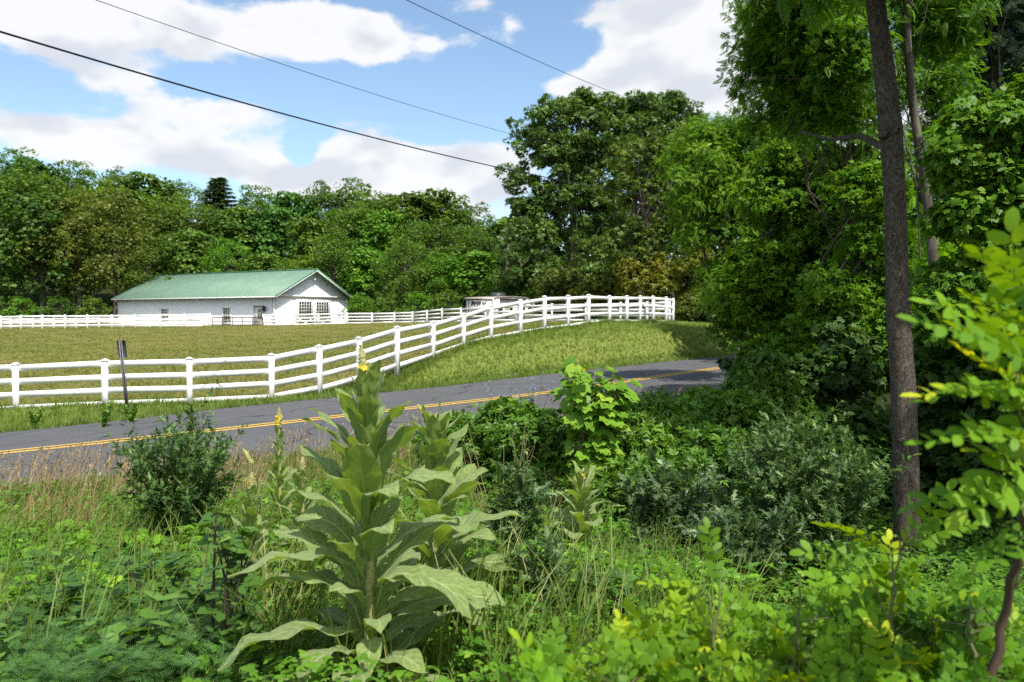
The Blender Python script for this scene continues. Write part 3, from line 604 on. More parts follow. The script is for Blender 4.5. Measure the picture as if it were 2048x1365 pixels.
def win(name, face, c0, c1, z0, z1, nv, nh, fw=.12, meet=True):
    """window with frame, pane, glazing bars; face 'l' long wall or 'g' gable"""
    U = ua if face == 'l' else ub; Nn = nl_ if face == 'l' else ng_
    def P3(c, z, o): return U*c+uz*z+Nn*o
    def barv(mb, c0, z0, c1, z1, o, w, dep):
        p, q = P3(c0, z0, o), P3(c1, z1, o); s_ = U if abs(z1-z0) > abs(c1-c0) else uz
        V_ = [r_+s_*w*.5*a+Nn*dep*.5*b for r_ in (p, q) for a in (-1, 1) for b in (-1, 1)]
        mb.add(V_, [(0, 1, 3, 2), (4, 6, 7, 5), (0, 4, 5, 1), (2, 3, 7, 6), (0, 2, 6, 4), (1, 5, 7, 3)])
    mb = MB(); barv(mb, c0-fw, z1+fw/2, c1+fw, z1+fw/2, .045, fw, .1); barv(mb, c0-fw, z0-fw/2, c1+fw, z0-fw/2, .05, fw, .11)
    barv(mb, c0-fw/2, z0, c0-fw/2, z1, .04, fw, .09); barv(mb, c1+fw/2, z0, c1+fw/2, z1, .04, fw, .09)
    f = mb.build(name, M['trim'], barn)
    mb = MB(); barv(mb, (c0+c1)/2, z0, (c0+c1)/2, z1, .012, c1-c0, .015); mb.build('pane', M['glass'], f)
    mb = MB()
    for i in range(1, nv): c = c0+(c1-c0)*i/nv; barv(mb, c, z0, c, z1, .03, .045, .02)
    for i in range(1, nh): z = z0+(z1-z0)*i/nh; barv(mb, c0, z, c1, z, .034, (.11 if meet and i == nh//2 else .045), .022)
    mb.build('glazing_bar', M['trim'], f); return f
def lw_(px0, px1, py0, py1, nv, nh, name='window'):
    a0, a1 = a_at(px1), a_at(px0); am = (a0+a1)/2; return win(name, 'l', a0, a1, z_at(py1, am), z_at(py0, am), nv, nh)
lw_(324, 336.5, 619, 637.5, 3, 4); lw_(447, 461, 617, 646, 3, 6)
# walk door with glazed light
a0, a1 = a_at(527), a_at(510.5); zt = z_at(614.5, (a0+a1)/2)
mb = MB(); mb.add([bp(a, -.02, z) for a, z in ((a0, -.3), (a1, -.3), (a1, zt), (a0, zt))]+[bp(a, -.07, z) for a, z in ((a0, -.3), (a1, -.3), (a1, zt), (a0, zt))], [(4, 5, 6, 7), (0, 1, 5, 4), (1, 2, 6, 5), (2, 3, 7, 6), (3, 0, 4, 7)])
dr = mb.build('door', M['trim'], barn)
mb = MB(); mb.bar(bp(a0-.06, -.06, -.3), bp(a0-.06, -.06, zt+.08), .1, .1); mb.bar(bp(a1+.06, -.06, -.3), bp(a1+.06, -.06, zt+.08), .1, .1); mb.bar(bp(a0-.12, -.16, zt+.13), bp(a1+.12, -.16, zt+.13), .26, .06)
mb.build('door_frame', flat('grey_trim', (.3, .31, .33)), dr)
a2, a3 = a_at(525.3), a_at(516.5); lz0, lz1 = z_at(639, .5*(a2+a3)), z_at(618.5, .5*(a2+a3))
mb = MB(); mb.add([bp(a, -.08, z) for a, z in ((a2, lz0), (a3, lz0), (a3, lz1), (a2, lz1))], [(0, 1, 2, 3)]); mb.build('pane', M['glass'], dr)
mb = MB()
for i in range(1, 3): c = a2+(a3-a2)*i/3; mb.bar(bp(c, -.095, lz0), bp(c, -.095, lz1), .03, .03)
for i in range(0, 6): z = lz0+(lz1-lz0)*i/5; mb.bar(bp(a2, -.1, z), bp(a3, -.1, z), .03, .03)
mb.build('glazing_bar', M['trim'], dr)
# wall lantern on the corner side
ac = a_at(532.5); zc = z_at(618, ac)
mb = MB(); mb.box(bp(ac, -.12, zc+.22), (.1, .22, .1)); mb.box(bp(ac, -.32, zc), (.3, .3, .36)); mb.tube([bp(ac, -.32, zc+.17), bp(ac, -.32, zc+.38)], [.24, .03], 8); mb.tube([bp(ac, -.32, zc-.36), bp(ac, -.32, zc-.15)], [.05, .2], 8)
mb.build('wall_lantern', M['lamp'], barn)
# sliding doors on the gable
b0, b1, bm_ = b_at(592), b_at(660), b_at(626.5)
zt = z_at(597, 0, 4)
for k, (p0, p1) in enumerate(((b0, bm_-.03), (bm_+.03, b1))):
    mb = MB(); V_ = [(b, z, o) for o in (.04, .1) for b, z in ((p0, -.3), (p1, -.3), (p1, zt), (p0, zt))]
    mb.add([bp(-o, b, z) for b, z, o in V_], [(4, 5, 6, 7), (0, 1, 5, 4), (1, 2, 6, 5), (2, 3, 7, 6), (3, 0, 4, 7)]); sdr = mb.build('sliding_door', M['trim'], barn)
    w = p1-p0; wz0 = zt*.36; wz1 = zt-.38
    w0, w1 = p0+w*.13, p1-w*.13
    def P3(b, z, o): return bp(-o, b, z)
    mb = MB(); mb.add([P3(b, z, .112) for b, z in ((w0, wz0), (w1, wz0), (w1, wz1), (w0, wz1))], [(0, 1, 2, 3)]); mb.build('pane', M['glass'], sdr)
    mb = MB()
    for i in range(0, 6): b = w0+(w1-w0)*i/5; mb.bar(P3(b, wz0, .13), P3(b, wz1, .13), .05, .05)
    for i in range(0, 6): z = wz0+(wz1-wz0)*i/5; mb.bar(P3(w0, z, .135), P3(w1, z, .135), .05, .05)
    mb.build('glazing_bar', M['trim'], sdr)
    mb = MB(); lo = .05; hi = wz0-.22
    mb.add([P3(b, z, .112) for b, z in ((w0, lo), (w1, lo), (w1, hi), (w0, hi))], [(0, 1, 2, 3)]); mb.build('lower_panel', flat('door_green', (.05, .1, .08)), sdr)
    mb = MB(); mb.bar(P3(w0, lo, .14), P3(w1, hi, .14), .05, .12); mb.bar(P3(w0, hi, .143), P3(w1, lo, .143), .05, .12); mb.build('cross_brace', M['trim'], sdr)
mb = MB(); mb.bar(bp(-.14, .1, WALL-.13), bp(-.14, Wb-.1, WALL-.13), .2, .2); mb.build('door_track', M['trim'], barn)
mb = MB(); mb.tube([bp(-.02, Wb/2, RIDGE-1.0), bp(-.35, Wb/2, RIDGE-.95), bp(-.45, Wb/2, RIDGE-1.15)], [.03, .03, .09], 7); mb.build('gable_lamp', M['trim'], barn)

# ================================================================== travel trailer
tr0 = at(932, 643, 76); tw = at(985.5, 641, 74.2); z0 = 1.2
M['rv'] = noise_mat('rv_wall', [(.6, .58, .55), (.7, .68, .65)], scale=1.5, rough=.4); M['rv2'] = flat('rv_tan', (.35, .33, .3), .5); M['rvd'] = flat('rv_dark', (.05, .05, .055), .5); M['rvroof'] = noise_mat('rv_roof', [(.36, .3, .24), (.5, .44, .38)], scale=2, rough=.8)
rv = empty('travel_trailer', (tr0.x, tr0.y, z0), 'old cream travel trailer with a flat tan roof parked behind the curving white fence', 'travel trailer')
wv = np.array([tw.x-tr0.x, tw.y-tr0.y, 0]); fw_ = np.linalg.norm(wv); wv /= fw_; lv = np.array([.62, .78, 0]); lv /= np.linalg.norm(lv); 
lv = np.array([-wv[1]*1.0, wv[0], 0]); a_ = R(-52); 
lv = np.array([math.cos(R(62))*1, math.sin(R(62)), 0])
LEN = 9.2; top = 2.48
def rp(u, v, z): return wv*u+lv*v+uz*z
prof = [(0, .25), (0, top-.12), (.6, top), (3.6, top+.12), (LEN-2.2, top+.1), (LEN-.5, top-.35), (LEN, top-.9), (LEN, .25)]
Vv = [rp(0, v, z) for v, z in prof]+[rp(fw_, v, z) for v, z in prof]; k = len(prof)
T = [(0, i, i+1) for i in range(1, k-1)]+[(k, k+i+1, k+i) for i in range(1, k-1)]; Q = [(i, i+k, (i+1) % k+k, (i+1) % k) for i in range(k)]
body = mesh('body', Vv, Q, M['rv'], rv, F3=T, rnd=np.full(2*k, .5))
mb = MB()
for i in range(1, 5): mb.bar(rp(fw_/2, prof[i][0]-.05, prof[i][1]+.04), rp(fw_/2, prof[i+1][0], prof[i+1][1]+.04), fw_+.12, .06)
mb.build('roof', M['rvroof'], rv)
mb = MB(); ac_ = rp(fw_*.55, 3.4, top+.3); 
Va = [ac_+wv*x*sx+lv*y*sy+uz*z for z, sx, sy in ((-.2, 1, 1), (.14, .95, .92), (.26, .75, .6)) for x, y in ((-.5, -.75), (.5, -.75), (.5, .75), (-.5, .75))]
mb.add(Va, [(i+4*j, (i+1) % 4+4*j, (i+1) % 4+4*j+4, i+4*j+4) for j in (0, 1) for i in range(4)]+[(8, 9, 10, 11)]); mb.build('air_conditioner', M['rvd'], rv)
mb = MB(); e = -.015
for (u0, z0_, u1, z1_) in ((.02, .3, .02, top-.2), (.32, .3, .32, top-.15), (fw_-.02, .25, fw_-.02, top-.2)): mb.bar(rp(u0, e, z0_), rp(u1, e, z1_), .06, .03)
mb.bar(rp(.05, e-.01, top-.18), rp(fw_, e-.01, top-.18), .03, .07); mb.bar(rp(.32, e, 1.45), rp(fw_, e, 1.45), .03, .05); mb.build('trim_strip', M['rvd'], rv)
mb = MB(); mb.bar(rp(.35, -.03, .95), rp(fw_*.75, -.03, .95), .03, .45); mb.bar(rp(.2, -.1, .42), rp(fw_-.2, -.1, .42), .14, .1); mb.build('rear_bumper', M['rvd'], rv)
# right side wall details: windows, door, awning arms
for v0, v1, z0_, z1_, nm, mt in ((1.0, 1.9, 1.0, 1.75, 'window', 'rvd'), (2.35, 3.1, .35, 2.1, 'door', 'rv2'), (3.3, 3.9, 1.1, 1.8, 'window', 'glass'), (5.0, 6.4, 1.2, 1.8, 'window', 'glass'), (7.2, 8.0, 1.2, 1.8, 'window', 'glass')):
    mb = MB(); mb.add([rp(fw_+o, v, z) for o in (.0, .03) for v, z in ((v0, z0_), (v1, z0_), (v1, z1_), (v0, z1_))], [(4, 5, 6, 7), (0, 1, 5, 4), (1, 2, 6, 5), (2, 3, 7, 6), (3, 0, 4, 7)]); mb.build(nm, M[mt], rv)
mb = MB(); mb.tube([rp(fw_+.12, 1.3, 2.35), rp(fw_+.12, 6.5, 2.4)], .08, 8); mb.bar(rp(fw_+.08, 1.5, .5), rp(fw_+.1, 1.35, 2.3), .04, .04); mb.bar(rp(fw_+.08, 6.3, .5), rp(fw_+.1, 6.4, 2.3), .04, .04); mb.build('awning', M['rvd'], rv)
for v in (5.2, 6.1):
    mb = MB(); c = rp(fw_-.05, v, .1); mb.tube([c-wv*.1, c+wv*.12], .36, 14); 
    th_ = np.arange(14)*2*math.pi/14; mb.add([c+wv*.12]+[c+wv*.12+(lv*math.cos(x)+uz*math.sin(x))*.36 for x in th_], None, [(0, i+1, (i+1) % 14+1) for i in range(14)]); mb.build('wheel', M['rvd'], rv)
# lettering and bird emblem on the rear wall
fc_ = bpy.data.curves.new('lettering', 'FONT'); fc_.body = 'Jayco'; fc_.size = .56; fc_.extrude = .006; fc_.shear = .15; fc_.offset = .02
fo = bpy.data.objects.new('lettering', fc_); link(fo, rv); fc_.materials.append(M['lamp'])
mx_ = Matrix(((wv[0], 0, lv[0], 0), (wv[1], 0, lv[1], 0), (0, 1, 0, 0), (0, 0, 0, 1))).to_4x4()
nb = np.cross(wv, uz); fo.matrix_local = Matrix(((wv[0], 0, nb[0], 0), (wv[1], 0, nb[1], 0), (0, 1, 0, 0), (0, 0, 0, 1)))
fo.location = rp(.62, -.03, 1.86)
bpy.context.view_layer.update()
dg = bpy.context.evaluated_depsgraph_get(); me_ = bpy.data.meshes.new_from_object(fo.evaluated_get(dg)); fo2 = bpy.data.objects.new('lettering', me_); link(fo2, rv); fo2.matrix_local = fo.matrix_local.copy(); bpy.data.objects.remove(fo)
fo2.name = 'lettering'
me_.materials.clear(); me_.materials.append(M['lamp'])
mb = MB(); q0 = (2.02, 2.0)
def em(u, z): return rp(u, -.03, z)
pts_ = [(1.96, 2.08), (2.06, 1.96), (2.22, 1.9), (2.38, 1.97), (2.44, 2.08), (2.34, 2.02), (2.2, 1.98), (2.1, 2.03)]
mb.tube([em(*p) for p in pts_+[pts_[0]]], .02, 4); mb.add([em(2.34, 2.12), em(2.44, 2.06), em(2.52, 2.1), em(2.42, 2.16)], [(0, 1, 2, 3)])
mb.add([em(1.22, 2.34), em(1.5, 2.36), em(1.36, 2.22)], None, [(0, 1, 2)]); mb.add([em(1.3, 1.8), em(1.42, 1.8), em(1.36, 1.6)], None, [(0, 1, 2)])
mb.build('emblem', M['lamp'], rv)

# ================================================================== road sign seen from behind
sb = at(256, 826, 20.6); st_ = at(241, 683, 20.6)
sg = empty('road_sign', sb, 'back of a narrow grey road sign on a leaning perforated steel post', 'road sign')
M['galv'] = noise_mat('galvanised', [(.09, .09, .09), (.16, .16, .165)], scale=14, rough=.5, metal=.3); M['signback'] = noise_mat('sign_back', [(.1, .105, .11), (.15, .155, .165)], scale=4, rough=.45, metal=.4)
tv = np.array(st_-sb); ul = tv/np.linalg.norm(tv); LN = np.linalg.norm(tv)
mb = MB(); s_ = np.array([1., 0, 0])
mb.bar(-ul*.3, ul*(LN+.02), .03, .012)
for k_ in (-1, 1): mb.bar(-ul*.3+s_*.028*k_+np.array([0, -.02, 0]), ul*(LN+.02)+s_*.028*k_+np.array([0, -.02, 0]), .028, .03)
mb.build('sign_post', M['galv'], sg)
mb = MB()
for i in range(38): c = ul*(.08+i*.042); mb.box(c+np.array([0, -.012, 0]), (.014, .012, .018))
mb.build('post_hole', M['lamp'], sg)
mb = MB(); hgt = .45; wd = .23; c = ul*(LN-.2)
rr = np.array([[x, y] for x, y in ((-1, -.92), (-.9, -1), (.9, -1), (1, -.92), (1, .92), (.9, 1), (-.9, 1), (-1, .92))])
Vp = [c+s_*x*wd/2+ul*y*hgt/2+np.array([0, .03+o, 0]) for o in (0, .004) for x, y in rr]
mb.add(Vp, [(i, (i+1) % 8, (i+1) % 8+8, i+8) for i in range(8)], [(0, i, i+1) for i in range(1, 7)]+[(8, 8+i+1, 8+i) for i in range(1, 7)]); mb.build('sign_plate', M['signback'], sg)
mb = MB()
for y in (-.13, .13): mb.tube([c+ul*y+np.array([0, -.03, 0]), c+ul*y+np.array([0, .03, 0])], .012, 6)
mb.build('bolt', M['galv'], sg)

# ================================================================== pole and wires
pb_ = at(1008, 640, 96); pt_ = at(1017, 489, 96)
up = empty('utility_pole', (pb_.x, pb_.y, .5), 'weathered wooden utility pole among the trees left of the big oak', 'utility pole')
mb = MB(); mb.tube([(0, 0, -.5), ((pt_.x-pb_.x)*.5, 0, 6), (pt_.x-pb_.x, 0, pt_.z-.5)], [.26, .22, .17], 10); mb.build('pole', M['bark'], up, True)
mb = MB(); mb.bar((pt_.x-pb_.x-.7, -.15, pt_.z-1.3), (pt_.x-pb_.x+.7, -.15, pt_.z-1.3), .1, .12); mb.build('crossarm', M['bark'], up)
M['cable'] = flat('black_cable', (.012, .012, .014), .5)
def wire(pts, r, label):
    """pts: (px,py,D) -> quadratic-ish sagging cable through them"""
    P3_ = np.array([np.array(at(*p)) for p in pts]); t_ = np.linspace(0, 1, len(pts))
    t_ = P3_[:, 1]; tt = np.linspace(t_[0]*.35, t_[-1], 70); co = [np.polyfit(t_, P3_[:, i], 2 if i != 1 else 1) for i in range(3)]
    Q_ = np.stack([np.polyval(c, tt) for c in co], 1); c0 = Q_[0].copy(); mb = MB(); mb.tube(Q_-c0, r, 5)
    o = mb.build('power_line', M['cable'], None, True); o.location = c0; tag(o, label, 'power line', 'overhead lines'); return o
wire([(-220, 0, 12.5), (0, 63, 14), (440, 191, 18.5), (750, 277, 24), (1010, 338, 32), (1340, 398, 46)], .021, 'thick black overhead cable, lowest and heaviest of the three wires')
wire([(60, -46, 16), (185, 0, 18), (540, 117, 23), (760, 193, 28), (1015, 267, 38), (1230, 315, 52)], .009, 'thin overhead wire crossing the sky in the middle, above the heavy black cable')
wire([(640, -85, 17), (810, 0, 20), (1020, 97, 27), (1250, 195, 40), (1420, 252, 58)], .011, 'short thin overhead wire at top centre running down to the oak crown')
# ================================================================== trees
def crown_mesh(rs, lobes, npuff, pr, nleaf, T, ls, flat=.75, up=.45, shell=.55, zmin=-.35, droop=.25, base_sc=1.0):
    """lobes: (x,y,z,rx,ry,rz). Returns leaf geometry and the puff centres the limbs reach for."""
    Lb = np.array(lobes, float); w = (Lb[:, 3]*Lb[:, 4]*Lb[:, 5])**.75; w /= w.sum()
    k = rs.choice(len(Lb), npuff, p=w); d = rdir(rs, npuff); d[:, 2] = np.where(d[:, 2] < zmin, -d[:, 2], d[:, 2])
    rr = shell+(1-shell)*rs.random(npuff)**.6
    rr = rr*(1+np.clip(rs.normal(size=npuff)*.2, -.4, .5)); C = Lb[k, :3]+d*Lb[k, 3:]*rr[:, None]+rs.normal(size=(npuff, 3))*Lb[k, 3:]*.1
    prr = pr[0]*.75+(pr[1]*1.15-pr[0]*.75)*rs.random(npuff)**1.3; n = npuff*nleaf
    pi = np.repeat(np.arange(npuff), nleaf); ld = rdir(rs, n)
    out = d[pi]; ld = ld+out*.35+np.array([0, 0, .22]); ld /= np.linalg.norm(ld, axis=1)[:, None]
    pos = C[pi]+ld*(prr[pi]*(.45+.6*rs.random(n)**.7))[:, None]*np.array([1, 1, flat])
    nm = ld*.75+np.array([0, 0, up])+rdir(rs, n)*.55; nm /= np.linalg.norm(nm, axis=1)[:, None]
    ax = np.cross(nm, rdir(rs, n))+ld*.5; ax[:, 2] -= droop
    rn = np.clip(.5*rs.random(npuff)[pi]+.5*rs.random(n), 0, 1)
    V, Q, r = inst(T[0], T[1], pos, ax, nm, rs.uniform(ls[0], ls[1], n), rn)
    return V, Q, r, C
def limbs(mb, rs, base, fork, C, r0, nl, sides=5, sag=.12, join=None):
    """curved limbs from along the upper trunk to chosen puff centres"""
    idx = rs.permutation(len(C))[:nl]; base = np.array(base, float); fork = np.array(fork, float)
    for i in idx:
        c = C[i]; s = fork+(c-fork)*0; tt = rs.uniform(.45, 1) if join is None else rs.uniform(*join); s = base+(fork-base)*tt
        d = c-s; l_ = np.linalg.norm(d); m1 = s+d*.35+np.array([0, 0, -.02*l_])+rs.normal(size=3)*.05*l_; m2 = s+d*.7+rs.normal(size=3)*.06*l_
        mb.tube([s, m1, m2, c], [r0*.5, r0*.33, r0*.2, r0*.05], sides)
def trunk_tube(mb, rs, pts, rad, sides=10, jit=.06):
    pts = np.array(pts, float); rad = np.array(rad, float); n = max(8, len(pts)*4); t = np.linspace(0, 1, n); tt = np.linspace(0, 1, len(pts))
    P_ = np.stack([np.interp(t, tt, pts[:, i]) for i in range(3)], 1); P_[1:-1] = (P_[:-2]+2*P_[1:-1]+P_[2:])/4
    mb.tube(P_, np.interp(t, tt, rad)*(1+rs.uniform(-.04, .04, n)), sides, jit=jit, rs=rs)
def children(o): return [c for c in bpy.data.objects if c.parent == o]
def dup(root, loc, rz=0, sc=(1, 1, 1), label=None, group=None, color=None):
    r_ = root.copy(); COL.objects.link(r_); r_.location = loc; r_.rotation_euler = (0, 0, rz); r_.scale = sc
    if label: r_['label'] = label
    if group: r_['group'] = group
    if color and r_.type == 'MESH': r_.color = (*color, 1)
    for ch in kids[root.name]:
        c = ch.copy(); COL.objects.link(c); c.parent = r_
        if color: c.color = (*color, 1)
    return r_
kids = {}
M['leaf_forest'] = leaf_mat('forest_leaves', (.03, .085, .01), (.15, .27, .026), .3, .5, .35, (1.5, 1.4, .4), c3=(.34, .42, .09))
M['leaf_pale'] = leaf_mat('pale_leaves', (.06, .1, .015), (.16, .21, .03), .3, .5, .35, (1.4, 1.3, .5), c3=(.6, .56, .28))
M['leaf_conifer'] = leaf_mat('conifer_needles', (.012, .03, .012), (.03, .055, .02), .1, .6, .2)
def proto_tree(seed, H, Rr, lob, nm='broadleaf_tree', T=T_SPRAY, npuff=160, nleaf=46, ls=(.22, .42), mat=None, tr=.22, pr=(.9, 1.6), low=.12):
    rs = rng(seed); lobes = []
    lobes.append((0, 0, H*.58, Rr*.8, Rr*.8, H*.36))
    for k in range(lob):
        a = k*2.4+rs.uniform(0, 1); z = H*(low+.1+.72*k/lob); q = math.sin(math.pi*min(1, .25+.7*k/lob)); rr = Rr*rs.uniform(.38, .55)
        lobes.append((math.cos(a)*Rr*.62*q, math.sin(a)*Rr*.62*q, z, rr, rr, rr*rs.uniform(.7, 1.1)))
    lobes.append((rs.uniform(-1, 1), rs.uniform(-1, 1), H-Rr*.3, Rr*.4, Rr*.4, Rr*.3))
    V, Q, r, C = crown_mesh(rs, lobes, npuff, pr, nleaf, T, ls, zmin=-.6)
    root = empty(nm, (0, -400, 0), 'x', 'tree'); 
    mb = MB(); trunk_tube(mb, rs, [(0, 0, -1), (.2, .1, H*.35), (0, .2, H*.85)], [tr*1.3, tr, tr*.3], 8); limbs(mb, rs, (0, 0, H*.1), (0, .2, H*.8), C, tr, 22, 4)
    a = mb.build('trunk', M['bark_grey'], root, True); b = mesh('crown', V, Q, mat or M['leaf_forest'], root, rnd=r); kids[root.name] = [a, b]; return root
protos = [proto_tree(11, 17, 5.2, 9), proto_tree(12, 17, 4.6, 8, npuff=150), proto_tree(13, 17, 5.6, 11, npuff=170), proto_tree(14, 17, 5, 10, T=T_PALM, ls=(.25, .48)), proto_tree(15, 17, 5.4, 9, mat=M['leaf_pale'])]
# conifer
rs = rng(77); cf = empty('conifer_tree', (0, -400, 0), 'x', 'tree'); Vp = []; H = 17
mb = MB(); mb.tube([(0, 0, -1), (0, 0, H)], [.25, .03], 7)
pos = []; axs = []; nms = []
for i in range(150):
    z = 3+(H-3.1)*(i/150)**.9; l_ = (H-z)*.27+.35; a = i*2.4; n_ = int(6+l_*9)
    t_ = np.linspace(.1, 1, n_); dz = -.12*t_*l_+.22*(t_**2)*l_
    p = np.stack([math.cos(a)*t_*l_, math.sin(a)*t_*l_, z+dz], 1); mb.tube(p, .02, 3)
    for s in (-1, 1):
        pos.append(p+rs.normal(size=p.shape)*.04); axs.append(np.tile([math.cos(a)*.6-s*math.sin(a), math.sin(a)*.6+s*math.cos(a), -.35], (n_, 1))); nms.append(np.tile([0, 0, 1.], (n_, 1))+rs.normal(size=(n_, 3))*.3)
pos = np.concatenate(pos); V, Q, r = inst(T_SPRAY[0], T_SPRAY[1], pos, np.concatenate(axs), np.concatenate(nms), rs.uniform(.35, .65, len(pos)), rs.random(len(pos)), .5)
kids[cf.name] = [mb.build('trunk', M['bark'], cf, True), mesh('crown', V, Q, M['leaf_conifer'], cf, rnd=r)]
colname = {'g': ('mid green', (1, 1, 1)), 'd': ('dark green', (.62, .72, .7)), 'b': ('bright green', (1.15, 1.35, .9)), 'y': ('yellowish green', (1.2, 1.12, .8)), 'o': ('olive green', (1.12, .98, .9)), 'e': ('blue green', (.8, 1.05, 1.3)), 'p': ('cream flowered', (1.15, 1.1, 1.0))}
cols_px = [-70, 5, 75, 150, 222, 295, 368, 442, 515, 588, 660, 730, 800, 870, 938, 1003]
place_s = ['beyond the left edge', 'at the far left edge', 'left of the flowering tree', 'over the flowering tree', 'just left of the barn', 'over the barn roof left end', 'above the small barn window', 'above the barn roof middle',
           'above the barn walk door', 'above the barn gable corner', 'above the barn right edge', 'just right of the barn', 'midway between barn and trailer', 'left of the travel trailer', 'above the travel trailer', 'beside the utility pole']
sky_y = [312, 308, 328, 332, 342, 355, 372, 372, 380, 392, 372, 366, 392, 388, 408, 440]
sky_c = 'gedgoggdgeggoogy'
mid_y = [350, 345, 385, 380, 385, 400, 415, 425, 420, 440, 425, 420, 445, 450, 455, 500]
mid_c = 'dggyooggeygbgggy'
frt_y = [420, 470, 400, 392, 405, 500, 470, 480, 505, 520, 470, 500, 480, 520, 500, 560]
frt_c = 'eedppogbgygbgbbg'
usage = {}
def put_tree(px, ty, D, c, label, sx=1.0, proto=None, seed=0, z0=None):
    rs = rng(seed+int(px)*7+int(D)); x = (px-CX)/F*D; g = hz(x, D) if z0 is None else z0; H = CAMZ+(HZ-ty)/F*D-g
    nm, colr = colname[c]; pr_ = protos[4] if c == 'p' else (protos[int(rs.integers(0, 4))] if proto is None else proto)
    sc = H/17.0; s_ = max(sc, .62)*rs.uniform(.88, 1.12)*sx
    j = rs.uniform(.9, 1.1); return dup(pr_, (x, D, g), rs.uniform(0, 6.28), (s_, s_, sc), label[:200], None, (colr[0]*j, colr[1]*j, colr[2]*j))
for i, px in enumerate(cols_px):
    for row, D0, ys, cs in (('on the skyline', 140, sky_y, sky_c), ('in the middle of the wood', 121, mid_y, mid_c), ('at the front of the wood', 106, frt_y, frt_c)):
        if row.startswith('at the front') and i in (0,): continue
        pj = px+(0 if D0 == 140 else 30 if D0 == 121 else 8); Dj = D0+((i*37) % 9-4)*(1 if D0 > 110 else .5)
        if D0 == 106 and i >= 12: Dj = 98
        if D0 == 140 and i == 7:
            x = (440-CX)/F*D0; g = hz(x, D0); sc = (CAMZ+(HZ-357)/F*D0-g)/17; dup(cf, (x, D0, g), 0, (sc*1.9, sc*1.9, sc), 'dark spiky conifer standing above the broadleaf skyline over the barn roof', None, (3.4, 3.0, 2.2)); continue
        nmn = colname[cs[i]][0]; rr_ = rng(i*5+D0); yy = ys[i]+rr_.uniform(-8, 8) if D0 < 130 else ys[i]+2
        r_ = put_tree(pj, yy, Dj, cs[i], f'{nmn} tree {row}, {place_s[i]}', 1.12)
        r_['group'] = 'trees of the wood behind the barn'
# low shrubs along the front of the wood
sh = proto_tree(31, 6, 3.6, 6, 'shrub', npuff=60, nleaf=36, ls=(.25, .45), tr=.06, pr=(.6, 1.1), low=0); sh['category'] = 'shrub'
for px, ty, D, c, lb in [(45, 603, 97, 'b', 'pale green shrub behind the double fence at the far left'), (120, 610, 98, 'd', 'dark shrub behind the fence left of the barn'), (190, 596, 98, 'o', 'olive shrub close to the left end of the barn'), (-15, 600, 98, 'd', 'dark shrub at the left photo edge behind the fence'),
                       (715, 590, 95, 'b', 'bright shrub touching the right corner of the barn'), (770, 600, 94, 'g', 'mid green shrub behind the fence right of the barn'), (835, 588, 93, 'b', 'bright leafy shrub halfway to the trailer'), (895, 585, 92, 'g', 'green shrub at the left side of the trailer'),
                       (1040, 540, 88, 'd', 'dark shrub under the oak beside the pole'), (1000, 575, 90, 'b', 'bright shrub behind the trailer roof unit'), (1090, 560, 84, 'd', 'deep green shrub beneath the oak trunk')]:
    x = (px-CX)/F*D; g = hz(x, D); H = CAMZ+(HZ-ty)/F*D-g; s_ = max(.5, H/6.2); dup(sh, (x, D, g), px, (s_*1.15, s_, s_), lb, 'shrubs along the front of the wood', colname[c][1])
# remove prototypes from the scene
def drop(root):
    for k_ in kids[root.name]: bpy.data.objects.remove(k_)
    bpy.data.objects.remove(root)
for p_ in protos+[cf, sh]: drop(p_)

def px_tree(name, label, D, trunk_px, lobes_px, mat, seed, T, npuff, nleaf, ls, pr, tr=.2, nlimb=30, bark='bark', color=(1, 1, 1), depth=1.0, group=None, flat=.75, up=.45, join=(.4, 1), shell=.5, cat='tree', zmin=-.35, dy=0, fork=None, droop=.25, sides=10, rad=None, limb_r=None):
    """tree whose crown masses are given in photo pixels at depth D: lobes (px,py,rx,ry[,dD])"""
    rs = rng(seed); b = at(trunk_px[0][0], trunk_px[0][1], D); g = hz(b.x, D); root = empty(name, (b.x, D, g), label, cat, group)
    o = np.array([b.x, D, g]); pts = [np.array(at(p[0], p[1], D+(p[2] if len(p) > 2 else 0)))-o for p in trunk_px]; pts[0][2] = min(pts[0][2], -.3)
    lobes = []
    for lp in lobes_px:
        dd = lp[4] if len(lp) > 4 else 0; c = np.array(at(lp[0], lp[1], D+dd))-o; rx = lp[2]/F*(D+dd); rz_ = lp[3]/F*(D+dd); lobes.append((*c, rx, (rx+rz_)/2*depth, rz_))
    V, Q, r, C = crown_mesh(rs, lobes, npuff, pr, nleaf, T, ls, flat, up, shell, zmin, droop)
    mb = MB(); rad = rad or list(np.linspace(tr*1.15, tr*.35, len(pts)))
    trunk_tube(mb, rs, pts, rad, sides)
    limbs(mb, rs, pts[0], pts[-1] if fork is None else pts[fork], C, limb_r or tr, nlimb, 5, join=join)
    t_ = mb.build('trunk', M[bark], root, True); c_ = mesh('crown', V, Q, mat, root, rnd=r); c_.color = (*color, 1); return root
M['leaf_oak'] = leaf_mat('oak_leaves', (.035, .08, .016), (.12, .21, .04), .25, .45, .45, (1.4, 1.4, .4), c3=(.26, .34, .12))
